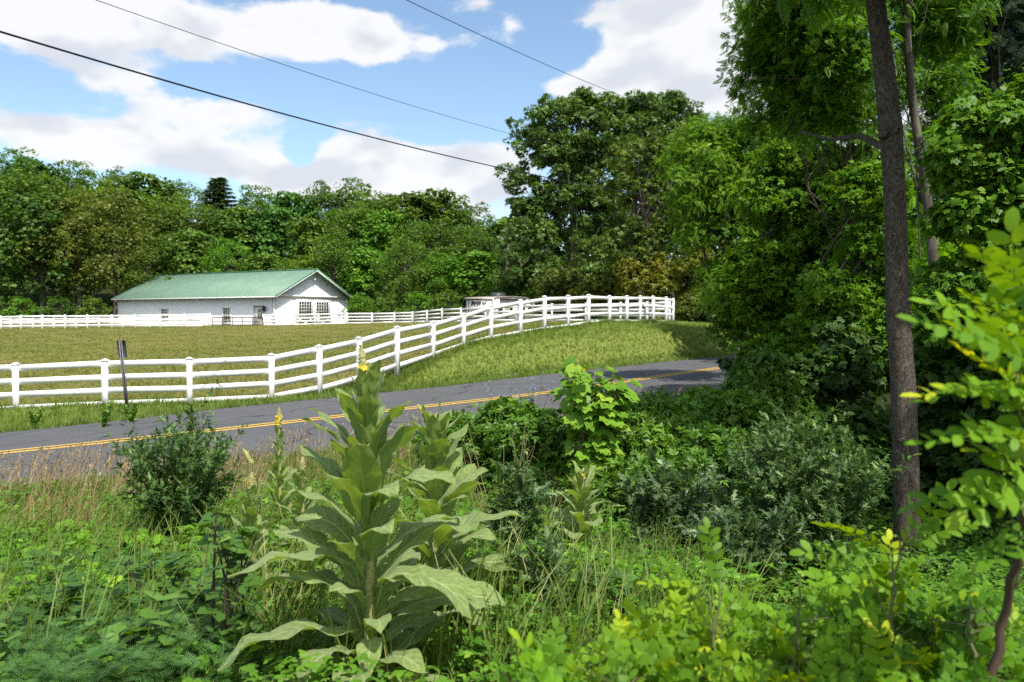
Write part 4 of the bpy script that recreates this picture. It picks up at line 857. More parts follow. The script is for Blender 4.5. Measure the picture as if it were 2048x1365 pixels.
px_tree('oak_tree', 'tall spreading dark oak with sky showing through its limbs, right of the pole', 84, [(1150, 640), (1148, 520), (1150, 400), (1148, 300), (1160, 240)],
        [(1150, 400, 70, 60), (1130, 480, 60, 50), (1110, 330, 70, 50), (1080, 440, 50, 50), (1220, 420, 60, 60), (1125, 245, 85, 50), (1165, 215, 48, 34), (1065, 290, 52, 45), (1045, 370, 42, 26), (1015, 347, 22, 14), (1160, 310, 90, 45), (1215, 250, 60, 50), (1230, 330, 60, 45), (1045, 420, 38, 28), (1062, 470, 46, 42), (1100, 400, 38, 20), (1075, 540, 60, 60), (1190, 400, 35, 40), (1200, 470, 45, 45), (1180, 560, 50, 60)],
        M['leaf_oak'], 41, T_SPRAY, 720, 38, (.32, .55), (.55, 1.2), tr=.55, nlimb=60, sides=12, join=(.3, .95), limb_r=.2, flat=.65, shell=.15, color=(1.15, 1.15, 1))
px_tree('oak_tree', 'second tall oak whose rounded top rises right of the spreading oak', 90, [(1300, 640), (1302, 450), (1300, 320), (1305, 260)],
        [(1290, 235, 60, 42), (1340, 225, 48, 36), (1375, 250, 35, 30), (1300, 290, 80, 50), (1400, 290, 40, 40), (1330, 370, 100, 60), (1250, 300, 50, 50)], M['leaf_oak'], 42, T_SPRAY, 520, 38, (.32, .55), (.6, 1.2), tr=.45, nlimb=35, limb_r=.18, flat=.65, shell=.15, color=(1.05, 1.1, 1.1))
M['leaf_olive'] = leaf_mat('olive_leaves', (.065, .1, .014), (.15, .2, .024), .3, .5, .35, (1.4, 1.25, .4), c3=(.36, .26, .05))
px_tree('walnut_tree', 'olive brown tree in front of the oaks with bare twigs showing', 60, [(1265, 640), (1260, 520), (1270, 400), (1300, 330)],
        [(1270, 335, 60, 45), (1330, 310, 50, 40), (1235, 400, 50, 45), (1310, 400, 70, 50), (1240, 500, 70, 50), (1330, 480, 80, 50), (1390, 330, 60, 70), (1180, 520, 35, 40), (1390, 430, 60, 70), (1290, 560, 90, 50)], M['leaf_olive'], 43, T_SPRAY, 260, 30, (.26, .45), (.5, 1.0), tr=.25, nlimb=60, bark='bark_grey', color=(.8, .95, .9))
for k, (px, py, rx, ry, D, col_, lb) in enumerate([(1125, 585, 45, 40, 66, (.9, .9, .9), 'small olive tree left of the yellow ones behind the fence'), (1205, 590, 50, 35, 62, (1.15, 1.1, .9), 'low yellow green tree above the middle of the white fence'), (1300, 570, 70, 48, 58, (1.45, 1.15, .8), 'orange tinged yellow tree above the fence corner'),
                                              (1385, 560, 60, 60, 57, (1.25, 1.15, .8), 'yellow green tree just right of the fence corner'), (1400, 625, 45, 25, 54, (.8, .85, .8), 'low olive bush at the right end of the grassy bank')]):
    px_tree('young_tree', lb, D, [(px, 645), (px+2, py)], [(px, py, rx, ry), (px-rx*.4, py+ry*.4, rx*.6, ry*.6), (px+rx*.4, py-ry*.2, rx*.6, ry*.7), (px, py+ry, rx*1.1, ry*.5)], M['leaf_olive'], 50+k, T_SPRAY, 75, 30, (.24, .42), (.45, .85), tr=.12, nlimb=14, color=col_, group='yellowing trees behind the fence corner')
# frond-leaved trees at middle distance on the right
M['leaf_frond'] = leaf_mat('frond_leaves', (.045, .135, .012), (.2, .38, .02), .38, .55, .2, (1.6, 1.4, .3), c3=(.36, .46, .05))
G_ = 'frond leaved trees along the right of the road'
px_tree('sumac_tree', 'bright feathery leaved tree leaning left over the end of the white fence', 27, [(1475, 700), (1470, 560), (1450, 420), (1440, 330)],
        [(1395, 330, 55, 55), (1440, 290, 60, 45), (1420, 400, 70, 60), (1480, 470, 60, 60), (1510, 300, 70, 60), (1520, 400, 90, 70), (1400, 480, 35, 30), (1460, 560, 50, 50)], M['leaf_frond'], 61, T_FROND, 520, 40, (.13, .27), (.3, .75), flat=.55, tr=.13, nlimb=50, group=G_, shell=.4, zmin=-.5, droop=.3, color=(.9, .92, .9))
px_tree('sumac_tree', 'broad feathery leaved tree filling the middle between fence and grey trunk', 22, [(1620, 800), (1610, 600), (1600, 450), (1600, 340)],
        [(1600, 350, 80, 60), (1660, 390, 80, 70), (1560, 430, 60, 60), (1640, 480, 100, 80), (1540, 560, 90, 70), (1680, 560, 90, 80), (1480, 620, 55, 50), (1600, 650, 110, 70), (1455, 668, 35, 22)], M['leaf_frond'], 62, T_SPRAY, 560, 46, (.1, .22), (.22, .6), flat=.5, tr=.12, nlimb=60, group=G_, shell=.4, zmin=-.5, droop=.2, color=(.8, .85, .85))
px_tree('sumac_tree', 'shaded feathery leaved tree directly behind the grey trunk', 17, [(1735, 950), (1740, 700), (1730, 500), (1735, 380)],
        [(1730, 400, 60, 60), (1760, 520, 80, 80), (1700, 640, 90, 80), (1780, 680, 80, 80), (1640, 720, 80, 60), (1560, 720, 70, 40)], M['leaf_frond'], 63, T_SPRAY, 340, 46, (.08, .18), (.2, .5), flat=.5, tr=.09, nlimb=50, group=G_, shell=.4, zmin=-.5, droop=.2, color=(.75, .82, .8))
# tree with the big grey trunk
M['leaf_near'] = leaf_mat('canopy_leaves', (.04, .12, .012), (.17, .34, .022), .38, .5, .25, (1.6, 1.5, .35), c3=(.26, .4, .04))
D0 = 9.0; b = at(1820, 1165, D0); g = hz(b.x, D0); rs = rng(71)
mt = empty('walnut_tree', (b.x, D0, g), 'tall tree with a thick straight grey trunk in the right foreground', 'tree'); o = np.array([b.x, D0, g])
tp = [(1821, 1190, 33), (1817, 1120, 27), (1813, 1000, 24.5), (1810, 880, 24.5), (1806, 760, 23.5), (1796, 640, 22.5), (1793, 520, 21.5), (1790, 400, 20.5), (1785, 310, 20.5), (1781, 262, 22.5), (1773, 180, 20), (1762, 90, 18.5), (1750, 0, 17.5), (1738, -150, 16), (1725, -400, 14), (1735, -700, 10), (1730, -1000, 5)]
pts = np.array([np.array(at(a, c, D0))-o for a, c, w in tp]); pts[0][2] -= .25; rad = np.array([w/F*D0 for a, c, w in tp])
t_ = np.linspace(0, 1, 150); tt = np.linspace(0, 1, len(pts)); P_ = np.stack([np.interp(t_, tt, pts[:, i]) for i in range(3)], 1)
for _ in range(3): P_[1:-1] = (P_[:-2]+2*P_[1:-1]+P_[2:])/4
mb = MB(); mb.tube(P_, np.interp(t_, tt, rad)*(1+.012*rs.normal(size=150)), 22, jit=.018, rs=rs)
for (kx, ky, kr) in ((1792, 262, .055), (1808, 882, .04), (1772, 268, .04)):
    c = np.array(at(kx, ky, D0-.13))-o; mb.tube([c+np.array([0, .1, 0]), c+np.array([.01, .02, 0]), c+np.array([.02, -.02, .01])], [kr*1.4, kr, kr*.3], 8, jit=.15, rs=rs)
lobes = [(1550, 60, 80, 55, 5), (1640, 70, 90, 60, 4), (1525, 140, 55, 50, 5), (1600, 170, 90, 55, 5), (1690, 140, 70, 70, 4), (1660, 240, 90, 50, 5), (1710, 30, 60, 60, 2.5), (1600, -10, 130, 60, 4), (1560, 230, 60, 40, 6), (1870, 70, 80, 80, 4.5), (1760, -180, 160, 120, .6), (1900, -450, 300, 200, -1), (1800, -320, 180, 150, 0), (2050, -350, 220, 180, -1.5)]
lob2 = []
for lp in lobes: c = np.array(at(lp[0], lp[1], D0+lp[4]))-o; rx = lp[2]/F*(D0+lp[4]); lob2.append((*c, rx, rx*.9, lp[3]/F*(D0+lp[4])))
V, Q, r, C = crown_mesh(rs, lob2[:10], 480, (.18, .42), 32, T_WALNUT, (.09, .19), flat=.5, shell=.15, zmin=-.6, droop=.1)
V2, Q2, r2, C2 = crown_mesh(rs, lob2[10:], 240, (.45, .9), 24, T_FROND, (.3, .5), shell=.3, zmin=-.6, droop=.4)
for (q0, q1, q2, q3) in [((1778, 300, 0), (1720, 272, .6), (1660, 280, 1.5), (1600, 262, 3)), ((1748, -40, 0), (1720, -60, 1), (1650, -20, 3), (1560, 60, 5))]:
    mb.tube([np.array(at(q[0], q[1], D0+q[2]))-o for q in (q0, q1, q2, q3)], [.045, .035, .022, .01], 6)
for c in C[rs.permutation(len(C))[:70]]:
    s_ = C[rs.integers(len(C))]; d = c-s_; l_ = np.linalg.norm(d)
    if l_ < 2.2: mb.tube([s_, s_+d*.5+rs.normal(size=3)*.08*l_, c], [.014, .01, .004], 4)
limbs(mb, rs, pts[12], pts[16], C2, .12, 50, 5, join=(0, 1))
mb.build('trunk', M['bark'], mt, True); cr_ = mesh('crown', *(lambda a: (a[0], a[1]))(catv([(V, Q, r), (V2, Q2, r2)])), M['leaf_near'], mt, rnd=np.concatenate([r, r2]))
# slimmer trunk behind it with a bright crown at the right edge
M['leaf_bright'] = leaf_mat('bright_leaves', (.07, .18, .012), (.16, .33, .022), .4, .5, .3, (1.6, 1.4, .35), c3=(.3, .42, .035))
px_tree('ash_tree', 'slim leaning tree with pale mottled bark just right of the thick trunk', 13, [(1868, 1080), (1876, 760), (1870, 560), (1858, 430), (1846, 340), (1828, 230), (1815, 100), (1812, -60), (1800, -300)],
        [(1900, 280, 40, 30), (1890, 560, 45, 50, 1), (1840, 480, 30, 40, .5), (1850, -60, 200, 60), (1800, -200, 150, 80, 1)], M['leaf_near'], 72, T_FROND, 70, 22, (.25, .42), (.25, .45), tr=.085, rad=[.11, .085, .08, .078, .074, .07, .06, .05, .03], nlimb=14, limb_r=.03, bark='bark_grey', color=(1.3, 1.3, 1))
px_tree('maple_tree', 'bright leafy tree at the right edge above the blurred sprays', 11, [(2010, 1050), (2000, 800), (1990, 500), (1985, 300)],
        [(1960, 245, 60, 35), (2010, 290, 60, 50), (1940, 350, 60, 50), (2000, 420, 70, 60), (1930, 450, 50, 50), (1990, 530, 80, 50), (1920, 580, 60, 60), (2050, 200, 50, 50), (2060, 400, 60, 100), (1960, 660, 80, 60), (1890, 640, 40, 50)], M['leaf_bright'], 73, T_PALM, 330, 36, (.06, .12), (.14, .38), flat=.55, tr=.07, nlimb=50, shell=.35, zmin=-.5)
px_tree('pine_tree', 'dark pine with hanging boughs at the top right corner', 19, [(1995, 1000), (1990, 500), (1985, 100), (1985, -200)],
        [(1950, 40, 90, 60), (2040, 100, 90, 70), (1930, 150, 50, 40), (2050, 220, 60, 60), (1900, 90, 40, 40), (2000, -60, 160, 70), (2060, 330, 60, 100), (1990, 380, 50, 80)], M['leaf_conifer'], 74, T_FEATHER, 420, 30, (.22, .42), (.4, .8), tr=.16, nlimb=40, limb_r=.07, color=(1.2, 1.3, 1.2), shell=.3, zmin=-.6, droop=.5)
px_tree('walnut_tree', 'fine leaved tree behind the upper left side of the thick trunk', 18, [(1700, 900), (1705, 500), (1700, 200), (1690, 0)],
        [(1560, 30, 90, 60), (1650, 60, 90, 80), (1600, 160, 90, 60), (1700, 180, 70, 80), (1640, 270, 70, 40), (1520, 110, 40, 40), (1720, 300, 50, 60), (1845, 130, 60, 60), (1840, 200, 50, 60), (1890, 200, 50, 50), (1850, 300, 60, 60), (1880, 20, 70, 60)], M['leaf_near'], 75, T_FROND, 480, 32, (.1, .22), (.25, .6), tr=.1, nlimb=60, limb_r=.05, flat=.5, shell=.2, zmin=-.7, color=(1.1, 1.1, 1))
# dense background of the thicket on the right
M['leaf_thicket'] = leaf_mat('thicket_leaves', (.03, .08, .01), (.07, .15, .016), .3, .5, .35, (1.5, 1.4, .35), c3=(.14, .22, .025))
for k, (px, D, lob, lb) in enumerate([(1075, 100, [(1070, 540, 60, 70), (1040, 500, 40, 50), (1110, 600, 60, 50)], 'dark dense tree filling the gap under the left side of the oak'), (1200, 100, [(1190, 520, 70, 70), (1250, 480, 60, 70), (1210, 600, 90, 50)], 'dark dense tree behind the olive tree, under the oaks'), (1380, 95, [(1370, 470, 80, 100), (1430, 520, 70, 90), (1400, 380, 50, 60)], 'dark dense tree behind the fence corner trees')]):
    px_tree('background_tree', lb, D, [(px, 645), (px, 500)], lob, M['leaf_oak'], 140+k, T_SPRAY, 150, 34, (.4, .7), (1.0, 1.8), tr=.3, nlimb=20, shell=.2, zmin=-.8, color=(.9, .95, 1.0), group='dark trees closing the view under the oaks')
G2 = 'dark trees massed behind the right foreground'
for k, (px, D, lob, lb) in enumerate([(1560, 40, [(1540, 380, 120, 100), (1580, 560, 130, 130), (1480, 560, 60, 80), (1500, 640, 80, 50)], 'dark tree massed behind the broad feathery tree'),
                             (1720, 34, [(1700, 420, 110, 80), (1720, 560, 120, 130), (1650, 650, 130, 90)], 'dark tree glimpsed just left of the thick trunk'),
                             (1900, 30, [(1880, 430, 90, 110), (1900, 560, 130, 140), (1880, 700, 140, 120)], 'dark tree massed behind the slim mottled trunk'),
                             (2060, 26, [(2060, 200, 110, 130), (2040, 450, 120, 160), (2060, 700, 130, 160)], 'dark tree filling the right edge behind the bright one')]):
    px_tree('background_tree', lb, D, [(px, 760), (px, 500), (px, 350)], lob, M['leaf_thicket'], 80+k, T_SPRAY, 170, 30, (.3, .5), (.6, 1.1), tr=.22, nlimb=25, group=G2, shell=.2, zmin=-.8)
# understorey shrubs in the shade
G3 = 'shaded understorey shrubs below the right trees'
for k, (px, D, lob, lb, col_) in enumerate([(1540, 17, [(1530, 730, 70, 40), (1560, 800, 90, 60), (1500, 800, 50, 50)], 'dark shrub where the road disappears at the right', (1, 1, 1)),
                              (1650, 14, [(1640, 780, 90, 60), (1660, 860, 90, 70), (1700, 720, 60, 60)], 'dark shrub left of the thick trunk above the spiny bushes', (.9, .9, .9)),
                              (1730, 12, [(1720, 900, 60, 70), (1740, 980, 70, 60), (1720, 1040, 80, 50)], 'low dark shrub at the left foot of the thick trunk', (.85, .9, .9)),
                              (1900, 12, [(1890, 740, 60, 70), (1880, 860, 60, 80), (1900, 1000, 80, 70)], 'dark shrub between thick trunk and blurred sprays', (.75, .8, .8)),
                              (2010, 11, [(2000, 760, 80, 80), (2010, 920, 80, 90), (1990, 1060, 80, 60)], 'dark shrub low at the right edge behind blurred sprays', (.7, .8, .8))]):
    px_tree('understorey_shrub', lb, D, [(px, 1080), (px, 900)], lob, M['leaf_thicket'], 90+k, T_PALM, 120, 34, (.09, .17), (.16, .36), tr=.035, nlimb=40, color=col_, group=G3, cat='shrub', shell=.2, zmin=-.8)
# unseen tree added outside the right edge, crown shaped to shade this corner
rs = rng(99); sx_, sy_ = 8.6, 4.9; g = hz(sx_, sy_); ct = empty('added_shade_tree', (sx_, sy_, g), 'unseen leafy tree added outside the right edge, its crown shaped to shade the trunk', 'tree')
lob = [(-.6, .3, 7.6, 1.7, 1.7, 1.2), (0, 1.2, 6.6, 1.8, 1.6, 1.4), (.9, -.5, 6.5, 1.8, 1.8, 1.6), (1.2, 1.0, 5.5, 1.6, 1.6, 1.5)]
V, Q, r, C = crown_mesh(rs, lob, 120, (.35, .7), 26, T_FROND, (.3, .5), shell=.2, zmin=-.6)
mb = MB(); trunk_tube(mb, rs, [(0, 0, -.3), (.1, .3, 4), (0, .8, 7.6)], [.2, .16, .06]); limbs(mb, rs, (0, .3, 3), (0, 1, 8), C, .14, 40, join=(.2, 1)); mb.build('trunk', M['bark'], ct, True); mesh('crown', V, Q, M['leaf_near'], ct, rnd=r)
# ================================================================== bushes and plants in front of the road
M['leaf_bush'] = leaf_mat('bush_leaves', (.05, .14, .014), (.16, .3, .028), .3, .45, .4, (1.5, 1.4, .4), c3=(.25, .36, .05))
G4 = 'tangled bushes along the near side of the road'
for k, (px, D, lob, lb, col_) in enumerate([
        (985, 10.5, [(985, 880, 60, 50), (960, 930, 60, 45), (1030, 850, 40, 35)], 'dark bush just right of the tall yellow flower plant beside the road', (.9, .9, .9)),
        (1080, 10, [(1080, 880, 60, 42), (1110, 930, 70, 50), (1050, 960, 60, 40)], 'dark bush left of the bright big leaved sapling', (.85, .9, .9)),
        (1200, 9.6, [(1190, 905, 60, 36), (1210, 950, 80, 50), (1270, 890, 50, 36)], 'bush directly under the bright big leaved sapling', (1, 1, .9)),
        (1330, 10.6, [(1320, 855, 70, 40), (1300, 830, 40, 24), (1350, 900, 80, 55)], 'rounded bush right of the bright sapling beside the road', (1.05, 1.1, .9)),
        (1430, 11.5, [(1430, 825, 70, 34), (1475, 855, 60, 55), (1400, 885, 60, 50)], 'bush below the far end of the yellow road line', (1, 1.05, .9)),
        (1290, 8.6, [(1280, 990, 80, 40), (1200, 1010, 60, 35), (1350, 980, 60, 45)], 'low dark bush behind the small grey mullein', (.75, .8, .85)),
        (1430, 9, [(1430, 930, 70, 60), (1480, 980, 70, 50), (1400, 1010, 60, 40)], 'shadowy bush left of the large spiny bush', (.85, .9, .9)),
        (1520, 12.5, [(1520, 790, 60, 36), (1545, 850, 70, 60), (1535, 740, 30, 25)], 'bush at the end of the road under hanging branches', (.8, .85, .85)),
        (900, 11.5, [(895, 905, 45, 30), (920, 870, 25, 20)], 'small bush seen behind the leaves of the largest mullein', (1, 1.05, .85))]):
    px_tree('bush', lb, D, [(px, 1030), (px, 930)], lob, M['leaf_bush'], 110+k, T_SPRAY, 120, 44, (.07, .13), (.13, .3), tr=.03, nlimb=50, color=col_, group=G4, cat='bush', shell=.3, zmin=-.5, bark='twig')
    
# bright big-leaved sapling -------------------------------------------------
rs = rng(5); D = 9.0; b = at(1188, 900, D); g = hz(b.x, D); sy = empty('sycamore_sapling', (b.x, D, g), 'bright yellow green sapling with large lobed leaves standing before the road', 'sapling'); o = np.array([b.x, D, g])
M['leaf_syc'] = leaf_mat('sapling_leaves', (.12, .27, .02), (.22, .4, .035), .42, .45, .35, (1.6, 1.35, .4), c3=(.36, .5, .06))
mb = MB(); stems = []
for k in range(11):
    top = np.array(at(1128+rs.uniform(0, 118), 728+abs(rs.normal())*30, D+rs.uniform(-.25, .25)))-o; s0 = np.array([rs.uniform(-.1, .1), rs.uniform(-.1, .1), 0]); m_ = (s0+top)/2+np.array([rs.uniform(-.08, .08), rs.uniform(-.1, .1), .05]); stems.append((s0, m_, top)); mb.tube([s0, m_, top], [.016, .011, .004], 5)
pos = []; axs = []; nms = []
for i in range(430):
    s0, m_, top = stems[rs.integers(len(stems))]; t = rs.uniform(.12, 1)**.8; p = (1-t)**2*s0+2*t*(1-t)*m_+t*t*top
    a = rdir(rs, 1)[0]; a[2] = a[2]*.4; q = p+a*rs.uniform(.08, .22)+np.array([0, 0, .03]); mb.tube([p, (p+q)/2+[0, 0, .02], q], .003, 3); pos.append(q); axs.append(a+np.array([0, 0, -.5])); n_ = a*.6+np.array([.2, -.35, .9])+rdir(rs, 1)[0]*.35; nms.append(n_)
V, Q, r = inst(T_MAPLE[0], T_MAPLE[1], np.array(pos), np.array(axs), np.array(nms), rs.uniform(.08, .17, len(pos)), rs.random(len(pos)))
mb.build('stem', M['twig'], sy); mesh('foliage', V, Q, M['leaf_syc'], sy, rnd=r)

# spiny bushes ---------------------------------------------------------------
M['leaf_thistle'] = leaf_mat('thistle_leaves', (.05, .1, .035), (.12, .19, .07), .25, .5, .4, (1.4, 1.4, .5), c3=(.3, .37, .18))
def thistle(name, label, px, D, H, W_, nst, seed, color=(1, 1, 1), ls=(.06, .13), group=None, step=.035):
    rs = rng(seed); x = (px-CX)/F*D; g = hz(x, D); root = empty(name, (x, D, g), label, 'thistle', group); mb = MB(); pos = []; ax = []; nm = []
    for k in range(nst):
        a = rs.uniform(0, 6.28); q = rs.random()**.6; tp = np.array([math.cos(a)*W_*q, math.sin(a)*W_*q*.8, H*rs.uniform(.62, 1)*(1-.25*q*q)]); s0 = np.array([math.cos(a)*.08, math.sin(a)*.08, 0]); m_ = s0+(tp-s0)*.5+np.array([0, 0, .1*H]); m_[:2] *= .7
        t = np.linspace(0, 1, 14)[:, None]; P_ = (1-t)**2*s0+2*t*(1-t)*m_+t*t*tp; mb.tube(P_, np.linspace(.009, .0025, 14), 4)
        paths = [(P_, 1.0)]
        for b_ in range(rs.integers(5, 10)):
            i = rs.integers(4, 13); a2 = rs.uniform(0, 6.28); l_ = rs.uniform(.12, .34)*H*.8; d = np.array([math.cos(a2)*.75, math.sin(a2)*.75, .6])*l_; t2 = np.linspace(0, 1, 6)[:, None]; P2 = P_[i]+d*t2+np.array([0, 0, .12*l_])*t2**2; mb.tube(P2, np.linspace(.004, .0015, 6), 3); paths.append((P2, .8))
        for Pp, sc_ in paths:
            L_ = np.linalg.norm(np.diff(Pp, axis=0), axis=1).sum(); n = max(3, int(L_/step*1.6)); t3 = rs.uniform(.05, 1, n)*(len(Pp)-1); i0 = t3.astype(int).clip(0, len(Pp)-2); f = (t3-i0)[:, None]; p = Pp[i0]*(1-f)+Pp[i0+1]*f
            dr_ = Pp[i0+1]-Pp[i0]; dr_ /= np.linalg.norm(dr_, axis=1)[:, None]+1e-9; rr = rdir(rs, n); rr -= dr_*(rr*dr_).sum(1)[:, None]*.7; pos.append(p); ax.append(rr+dr_*.5+[0, 0, .1]); nm.append(dr_*.8+rdir(rs, n)*.4+[0, 0, .4])
    pos = np.concatenate(pos); n = len(pos); V, Q, r = inst(T_THISTLE[0], T_THISTLE[1], pos, np.concatenate(ax), np.concatenate(nm), rs.uniform(*ls, n), rs.random(n))
    mb.build('stem', M['stem'], root); f = mesh('foliage', V, Q, M['leaf_thistle'], root, rnd=r); f.color = (*color, 1); return root
G5 = 'spiny thistles among the weeds'
thistle('thistle', 'large dark spiny thistle bush at left in front of the road', 360, 6.4, 1.38, .52, 34, 201, (.85, 1.05, .65), ls=(.04, .085), group=G5)
thistle('thistle', 'large grey green thistle bush left of the thick tree trunk', 1612, 6.0, 1.55, .58, 50, 202, (.95, 1.1, .8), ls=(.04, .085), step=.026, group=G5)
thistle('thistle', 'medium thistle between the small mullein and the big thistle bush', 1400, 6.4, 1.05, .3, 14, 203, (1.0, 1.05, 1.1), group=G5)
thistle('thistle', 'slender thistle just right of the small grey mullein', 1315, 6.2, 1.0, .24, 9, 204, (1.0, 1.05, 1.1), group=G5)
thistle('thistle', 'slender thistle between the large mullein and the small grey one', 1025, 5.4, .92, .2, 9, 205, (1.0, 1.1, 1.0), group=G5)
thistle('thistle', 'low thistle half hidden under the large grey green thistle bush', 1500, 5.4, .8, .35, 14, 206, (1.0, 1.05, 1.1), group=G5)
thistle('thistle', 'thin thistle in the shade above the big thistle bush', 1560, 8.0, 1.3, .35, 14, 207, (1.0, 1.05, 1.0), group=G5)
thistle('thistle', 'low thistle right of the largest mullein leaves near the bottom', 1090, 4.2, .6, .3, 12, 208, (.9, 1.0, .9), ls=(.04, .09), group=G5)

# mulleins -------------------------------------------------------------------
def mull_mat():
    m, t = mat_new('mullein_leaf'); n = t.nodes; l = t.links
    def _(tp, **k):
        a = n.new(tp)
        for x, y in k.items(): setattr(a, x, y)
        return a
    def mm(op, a, b=None, c=None):
        q = _('ShaderNodeMath', operation=op)
        for i, v in enumerate((a, b, c)):
            if v is None: continue
            if isinstance(v, (int, float)): q.inputs[i].default_value = v
            else: l.new(v, q.inputs[i])
        return q.outputs[0]
    at_ = _('ShaderNodeAttribute', attribute_name='luv'); s = _('ShaderNodeSeparateXYZ'); l.new(at_.outputs['Vector'], s.inputs[0]); u, v, w = s.outputs
    av = mm('ABSOLUTE', v); mid = mm('LESS_THAN', av, mm('MULTIPLY_ADD', u, -.055, .075))
    ph = mm('FRACT', mm('ADD', mm('MULTIPLY_ADD', av, -1.7, mm('MULTIPLY', u, 9.0)), w)); sv_ = mm('MULTIPLY', mm('LESS_THAN', mm('ABSOLUTE', mm('SUBTRACT', ph, .5)), .055), .55)
    tcn = _('ShaderNodeTexCoord'); no = _('ShaderNodeTexNoise'); no.inputs['Scale'].default_value = 45; no.inputs['Detail'].default_value = 5; l.new(tcn.outputs['Object'], no.inputs['Vector'])
    vo = _('ShaderNodeTexVoronoi', feature='DISTANCE_TO_EDGE'); vo.inputs['Scale'].default_value = 60; l.new(tcn.outputs['Object'], vo.inputs['Vector'])
    net = mm('MULTIPLY', mm('LESS_THAN', vo.outputs['Distance'], .07), .12)
    cr = _('ShaderNodeValToRGB'); l.new(no.outputs['Fac'], cr.inputs[0]); e = cr.color_ramp.elements; e[0].position = .3; e[0].color = (.15, .215, .06, 1); e[1].position = .7; e[1].color = (.25, .325, .11, 1)
    mx = _('ShaderNodeMix', data_type='RGBA'); l.new(mm('MAXIMUM', mm('MAXIMUM', mid, sv_), net), mx.inputs[0]); l.new(cr.outputs[0], mx.inputs[6]); mx.inputs[7].default_value = (.42, .52, .2, 1)
    ge = _('ShaderNodeNewGeometry'); bk = _('ShaderNodeMix', data_type='RGBA'); l.new(mm('MULTIPLY', ge.outputs['Backfacing'], .6), bk.inputs[0]); l.new(mx.outputs[2], bk.inputs[6]); bk.inputs[7].default_value = (.17, .28, .055, 1)
    p = _('ShaderNodeBsdfPrincipled'); p.inputs['Roughness'].default_value = .85; p.inputs['Specular IOR Level'].default_value = .15; p.inputs['Sheen Weight'].default_value = .2; p.inputs['Sheen Roughness'].default_value = .5; l.new(bk.outputs[2], p.inputs[0])
    hgt = mm('SUBTRACT', mm('MULTIPLY', no.outputs['Fac'], .35), mm('MAXIMUM', mid, mm('MAXIMUM', sv_, net))); b = _('ShaderNodeBump'); b.inputs['Strength'].default_value = .5; b.inputs['Distance'].default_value = .003; l.new(hgt, b.inputs['Height']); l.new(b.outputs[0], p.inputs['Normal'])
    tr = _('ShaderNodeBsdfTranslucent'); mt_ = _('ShaderNodeMix', data_type='RGBA'); mt_.blend_type = 'MULTIPLY'; mt_.inputs[0].default_value = 1; l.new(bk.outputs[2], mt_.inputs[6]); mt_.inputs[7].default_value = (1.7, 1.6, .3, 1); l.new(mt_.outputs[2], tr.inputs[0])
    ms = _('ShaderNodeMixShader'); ms.inputs[0].default_value = .34; l.new(p.outputs[0], ms.inputs[1]); l.new(tr.outputs[0], ms.inputs[2]); o_ = _('ShaderNodeOutputMaterial'); l.new(ms.outputs[0], o_.inputs[0]); return m
M['mullein'] = mull_mat()
M['spike'] = noise_mat('mullein_spike', [(.12, .15, .05), (.3, .3, .11), (.42, .38, .16)], scale=60, rough=.85); M['yflower'] = leaf_mat('mullein_flower', (.75, .55, .03), (.85, .68, .06), .3, .6, .2, (1, 1, .6), False)
def one_leaf(p0, az_, e0, L_, W_, curv, seed, fold=.28, tw=0, wav=1.0, nu=18, nv=8):
    rs = rng(seed); u = np.linspace(0, 1, nu); e = e0-curv*u**1.25; side_b = rs.uniform(-.35, .35); aa = az_+side_b*u*u
    dx = np.cos(e)*np.cos(aa); dy = np.cos(e)*np.sin(aa); dz = np.sin(e); P_ = np.stack([np.cumsum(dx), np.cumsum(dy), np.cumsum(dz)], 1)*L_/nu+p0
    T_ = np.stack([dx, dy, dz], 1); S_ = np.stack([-np.sin(aa), np.cos(aa), 0*aa], 1); N_ = np.cross(S_, T_); N_ *= np.sign(N_[:, 2].mean()+1e-6) if abs(N_[:, 2].mean()) > .05 else 1
    t_ = tw*u; S2 = S_*np.cos(t_)[:, None]+N_*np.sin(t_)[:, None]; N2 = -S_*np.sin(t_)[:, None]+N_*np.cos(t_)[:, None]
    w = W_*(.13*(1-u)+.98*np.sin(math.pi*np.clip(u, 0, 1)**1.28*.985)**.8); w[-1] = W_*.03
    v = np.linspace(-1, 1, nv+1); ph = rs.uniform(0, 6.28, 3); U_, Vv_ = np.meshgrid(u, v, indexing='ij')
    off = fold*np.abs(Vv_)*w[:, None]*(1-.6*np.abs(Vv_))+wav*(.085*W_*2*np.sin(U_*17+ph[0])*Vv_**2*np.where(Vv_ > 0, 1, .8)+.03*W_*np.sin(U_*31+ph[1]+Vv_*2)*np.abs(Vv_)+.02*W_*np.sin(U_*23+Vv_*5+ph[2]))
    X_ = P_[:, None]+S2[:, None]*(w[:, None]*Vv_)[..., None]+N2[:, None]*off[..., None]
    a = (np.arange(nu-1)[:, None]*(nv+1)+np.arange(nv)[None]).ravel(); Q_ = np.stack([a, a+nv+1, a+nv+2, a+1], 1)
    return X_.reshape(-1, 3), Q_, np.stack([U_, Vv_, np.full_like(U_, rs.random())], -1).reshape(-1, 3)
